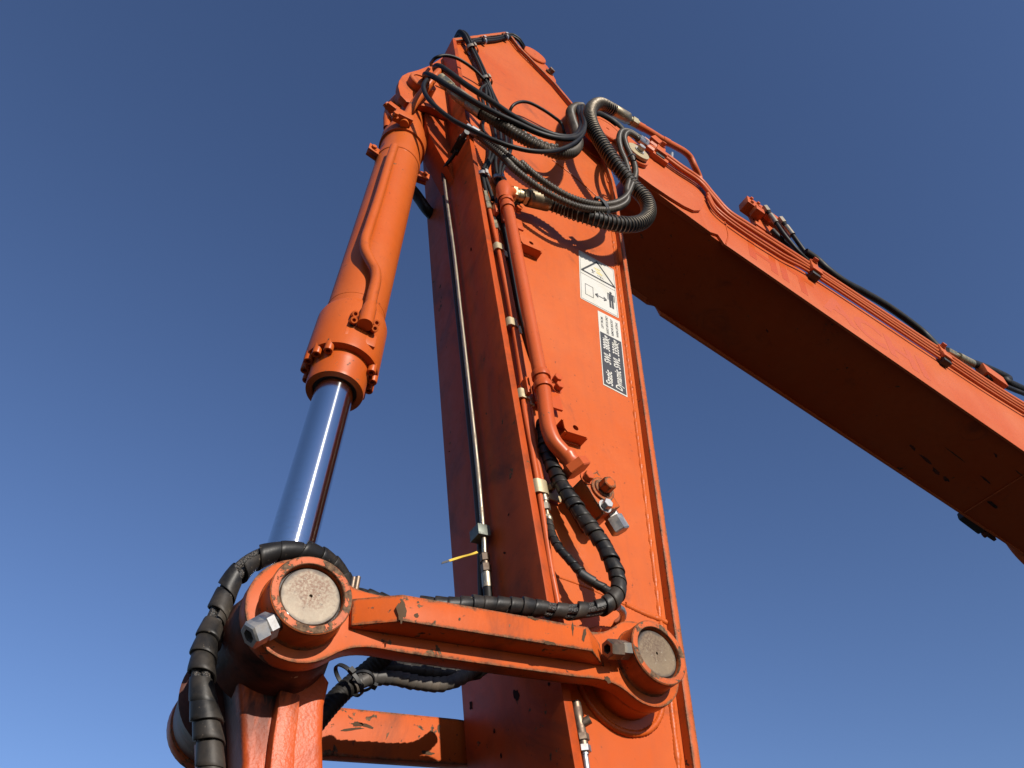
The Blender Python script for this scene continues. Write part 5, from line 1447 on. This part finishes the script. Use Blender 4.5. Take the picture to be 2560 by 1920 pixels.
for j, (dz, wd) in enumerate(((0.0, 'lower'), (0.018, 'upper'))):
    pts = [(0.4280, 0.0120, 5.6750), (0.4545, 0.0120, 5.7995), (0.5093, 0.0100, 5.9105), (0.5852, 0.0100, 6.0585), (0.6484, 0.0080, 6.2044), (0.6962, 0.0040, 6.2956), (0.7377, 0.0040, 6.2946), (0.7739, 0.0200, 6.2991), (0.8046, 0.0500, 6.3787)]
    hose('electric_cable', '%s of two black cables clipped along the top edge of the dipper arm' % wd, [Vector(p) + Vector((0.004, -0.006 * j, dz)) for p in pts], 0.0088, 'plain', 'cable', 'cables along the top edge', cat='cable')
for nm, q in (('left', (0.5110, 0.0060, 5.8980)), ('right', (0.6476, 0.0040, 6.1915))):
    tie('cable_clip', 'grey metal clip on the top edge cables, the %s one' % nm, Vector(q) + Vector((0, 0, 0.008)), (0.45, 0, 0.9), 0.022, 0.018, (0, -1, 0), 'zinc', 0.009)['category'] = 'cable clip'

hose('hydraulic_hose', 'black hose running over the top of the boom fork behind the retainer disc', [(1.2897, 0.1200, 6.0999), (1.3480, 0.1000, 6.1740), (1.4269, 0.1000, 6.2147), (1.5026, 0.1000, 6.2153), (1.5522, 0.1000, 6.1746), (1.6237, 0.1200, 6.1265)], 0.026, 'plain', 'rubber')
# --- black hose glimpsed between cylinder and dipper arm
hose('hydraulic_hose', 'short stretch of black hose visible between the cylinder and the dipper arm', [(0.3522, 0.3600, 4.6770), (0.4071, 0.3600, 4.6293), (0.4397, 0.3600, 4.5876), (0.4800, 0.3600, 4.5347), (0.5396, 0.3800, 4.5314)], 0.024, 'plain', 'rubber')

# --- spiral wrapped hoses round the lower links
hose('hydraulic_hose', 'spiral wrapped hose curving down the side plate onto the top of the near link arm',
     [(0.7916, 0.0000, 3.0773), (0.7953, -0.0020, 3.0238), (0.7970, -0.0080, 2.9528), (0.8101, -0.0150, 2.9008), (0.8288, -0.0300, 2.8299), (0.8578, -0.0420, 2.7692), (0.8841, -0.0520, 2.7179), (0.9053, -0.0600, 2.6773), (0.9174, -0.0650, 2.6410), (0.9292, -0.0680, 2.5991), (0.9288, -0.0700, 2.5641), (0.9141, -0.0650, 2.5328), (0.8926, -0.0550, 2.5138), (0.8584, -0.0450, 2.4992), (0.8006, -0.0350, 2.4834), (0.7452, -0.0250, 2.4793), (0.6779, -0.0150, 2.4682), (0.6193, -0.0050, 2.4578), (0.5628, 0.0050, 2.4431), (0.5220, 0.0200, 2.4383), (0.4500, 0.0400, 2.4261), (0.3795, 0.0600, 2.4348), (0.3268, 0.0900, 2.4241)],
     0.0160, 'spiral', 'wrap', core=4, lift=0.0036, jit=0.2, wraps=[(0.0, 0.515, 0.0265, 0.0290), (0.525, 0.625, 0.056, 0.027), (0.625, 1.0, 0.027, 0.0290)])
hose('hydraulic_hose', 'slim black spiral wrapped hose left of the thicker spiral wrapped one on the side plate',
     [(0.7976, 0.0020, 2.7454), (0.7992, 0.0000, 2.7270), (0.8010, -0.0080, 2.6927), (0.8106, -0.0200, 2.6538), (0.8303, -0.0300, 2.6238), (0.8506, -0.0400, 2.5934), (0.8692, -0.0500, 2.5714), (0.8974, -0.0580, 2.5580), (0.9138, -0.0640, 2.5452)],
     0.0085, 'spiral', 'wrap', core=0, lift=0.0018, wraps=[(0.0, 1.0, 0.021, 0.0225)])
MB_tape = MB().add(*sweep(Path([(0.8473, -0.0410, 2.5886), (0.8625, -0.0470, 2.5768), (0.8758, -0.0510, 2.5702)]), 0.0122, 14))
top(MB_tape, 'tape_band', 'black', (0.8625, -0.0470, 2.5768), 'black tape wound round the slim spiral wrapped hose', 'tape', smooth=50)
hose('hydraulic_hose', 'thick spiral wrapped hose arching over the left pin and hanging past the bucket link',
     [(0.3873, 0.1100, 2.4505), (0.3510, 0.0900, 2.4872), (0.3060, 0.0650, 2.4959), (0.2661, 0.0500, 2.4895), (0.2317, 0.0450, 2.4797), (0.2040, 0.0450, 2.4658), (0.1708, 0.0500, 2.4403), (0.1530, 0.0550, 2.4129), (0.1451, 0.0600, 2.3772), (0.1430, 0.0600, 2.3364), (0.1398, 0.0550, 2.2974), (0.1390, 0.0450, 2.2560), (0.1432, 0.0350, 2.2157), (0.1552, 0.0300, 2.1767), (0.1720, 0.0300, 2.1404), (0.1877, 0.0300, 2.1075), (0.1993, 0.0300, 2.0729), (0.2098, 0.0300, 2.0320), (0.2183, 0.0400, 1.9901)],
     0.0172, 'spiral', 'wrap', core=4, lift=0.0042, jit=0.26, wraps=[(0.0, 0.34, 0.038, 0.041), (0.345, 0.53, 0.060, 0.040), (0.53, 1.0, 0.034, 0.0365)])

# --- hoses seen through the gap under the near link arm
hose('hydraulic_hose', 'upper black spiral wrapped hose seen in the gap below the near link arm', [(0.4380, 0.2000, 2.3345), (0.4598, 0.2000, 2.3587), (0.4836, 0.2000, 2.3755), (0.5223, 0.2000, 2.3894), (0.5791, 0.2000, 2.3990), (0.6381, 0.2000, 2.4081), (0.6866, 0.2000, 2.4176), (0.7261, 0.2000, 2.4358), (0.7501, 0.1800, 2.4663)], 0.0135, 'spiral', 'wrap', core=0, lift=0.0025, wraps=[(0.0, 1.0, 0.0175, 0.019)])
hose('hydraulic_hose', 'dusty grey spiral wrapped hose sagging lowest in the gap below the near link arm', [(0.4440, 0.1900, 2.3256), (0.4664, 0.1900, 2.3456), (0.4952, 0.1900, 2.3581), (0.5323, 0.1900, 2.3653), (0.5777, 0.1900, 2.3681), (0.6192, 0.1900, 2.3740), (0.6539, 0.1900, 2.3871), (0.6867, 0.1900, 2.4099), (0.7201, 0.1800, 2.4394)], 0.0125, 'spiral', 'wrap_dusty', core=0, lift=0.0025, wraps=[(0.0, 1.0, 0.0175, 0.019)])
hose('hydraulic_hose', 'dark bundled hose slanting down behind the bucket link below the near link arm', [(0.5143, 0.1400, 2.4156), (0.4904, 0.1700, 2.3921), (0.4734, 0.1900, 2.3706), (0.4459, 0.2000, 2.3385), (0.4253, 0.2000, 2.3111), (0.4047, 0.2000, 2.2786), (0.3872, 0.2000, 2.2462), (0.3669, 0.2000, 2.2055)], 0.020, 'ribbed', 'rubber', pitch=0.010, depth=0.08)
tie('cable_tie', 'black tie looped round the hoses under the near link arm, left of the dusty hose', (0.4303, 0.1800, 2.3323), Vector((0.4213, 0.2000, 2.3101)) - Vector((0.4531, 0.2000, 2.3465)), 0.036, 0.024, (0, -1, 0.4), w=0.004)
tie('cable_tie', 'loose black tie loop hanging from the hoses under the near link arm', (0.4558, 0.1700, 2.3324), (0.2, 0.3, 1), 0.024, 0.02, (1, 0, 0), w=0.003)

# --- hoses of the boom valve block
for lb, pts, r_ in (
    ('left of two black hoses leaving the boom valve block', [(2.4751, -0.0700, 5.7330), (2.4889, -0.0750, 5.6057), (2.5362, -0.0700, 5.4590), (2.6158, -0.0600, 5.3666), (2.7124, -0.0500, 5.3417)], 0.013),
    ('right of two black hoses leaving the boom valve block', [(2.5928, -0.0700, 5.7004), (2.6084, -0.0750, 5.5841), (2.6486, -0.0700, 5.4734), (2.6936, -0.0600, 5.3910), (2.7496, -0.0400, 5.3589)], 0.0135),
    ('black hose bending below the boom valve block onto the boom top', [(2.4781, -0.0400, 5.5354), (2.5253, -0.0400, 5.4797), (2.6274, -0.0300, 5.4922), (2.8385, 0.0000, 5.5923), (2.9928, 0.0200, 5.6606), (3.0247, 0.0200, 5.5888)], 0.017),
    ('long black hose lying along the top of the boom', [(2.6488, -0.0800, 5.3791), (2.7382, -0.0800, 5.3605), (2.7934, -0.0800, 5.3079), (2.9129, -0.0800, 5.2678), (3.0741, -0.0800, 5.2886), (3.2880, -0.0800, 5.3005), (3.4792, -0.0800, 5.2612), (3.5874, -0.0800, 5.2070), (3.6285, -0.0850, 5.0939), (3.6477, -0.0880, 5.0629)], 0.022),
    ('black hose rising off the boom at the right edge of the picture', [(3.9986, -0.0800, 5.1828), (4.1408, -0.0800, 5.2331), (4.2941, -0.0800, 5.2766), (4.4784, -0.0800, 5.3064), (4.4004, -0.0800, 5.2390), (4.6452, -0.0800, 5.2773), (4.9021, -0.0800, 5.2817)], 0.026),
    ('thinner black hose under the one rising off the boom at the right edge', [(4.0822, -0.0850, 5.0992), (4.2011, -0.0850, 5.1060), (4.3759, -0.0850, 5.1430), (4.5683, -0.0850, 5.1944), (4.8554, -0.0850, 5.2378)], 0.015)):
    o_, _p = hose('hydraulic_hose', lb, pts, r_, 'plain', 'rubber')
    if lb.startswith(('left of two', 'right of two')):
        q = Vector(pts[0])
        d0 = (Vector(pts[1]) - q).normalized()
        fitting(q - d0 * 0.03, q + d0 * 0.16, [(0, 0.3, 0.02, 'h'), (0.3, 0.5, 0.013, 'r'), (0.5, 1.0, 0.017, 'r')], 'steel', o_).parent = o_
    if lb.startswith('black hose rising'):
        fitting((3.7193, -0.0880, 5.1212), (4.0145, -0.0800, 5.1807), [(0, 0.3, 0.024, 'h'), (0.3, 0.45, 0.018, 'r'), (0.45, 1.0, 0.027, 'r')], 'yzinc', o_).parent = o_
MB().add(*obox(Vector((4.1649, -0.0850, 5.1334)), (0.976, 0, -0.218), (0, 1, 0), (0.218, 0, 0.976), 0.09, 0.03, 0.05)).build('hose_bracket', 'boom', BOOM, bevel=0.004)

# --- yellow tie tail on the front tubes
yt = Path([(0.7149, 0.2062, 2.7491), (0.7037, 0.2109, 2.7421), (0.6840, 0.2317, 2.7388), (0.6557, 0.2435, 2.7245)])
ytm = MB()
v, f = [], []
for i in range(13):
    p, T, X, Y = yt.at(yt.L * i / 12)
    n_ = Vector((0.25, 0.1, 1))
    n_ = (n_ - T * n_.dot(T)).normalized()
    s_ = T.cross(n_)
    for a_, b_ in ((-1, -1), (1, -1), (1, 1), (-1, 1)):
        v.append(p + n_ * 0.0036 * a_ + s_ * 0.0010 * b_)
for i in range(12):
    for j in range(4):
        f.append((i * 4 + j, i * 4 + (j + 1) % 4, i * 4 + 4 + (j + 1) % 4, i * 4 + 4 + j))
f += [(0, 3, 2, 1), (48, 49, 50, 51)]
YT_ = top(ytm.add(v, f), 'cable_tie', 'tie_yellow', (0.7149, 0.2062, 2.7491), 'faded yellow tie tail sticking out left of the dipper arm front tubes', 'cable tie')
e0 = Vector((0.6557, 0.2435, 2.7245)); e1 = Vector((0.6412, 0.2561, 2.7202))
MB().add(*obox((e0 + e1) / 2, e1 - e0, (0, 1, 0), (0.2, 0, 1), (e1 - e0).length / 2, 0.0012, 0.0035)).build('tie_tip', 'ink_grey', YT_)
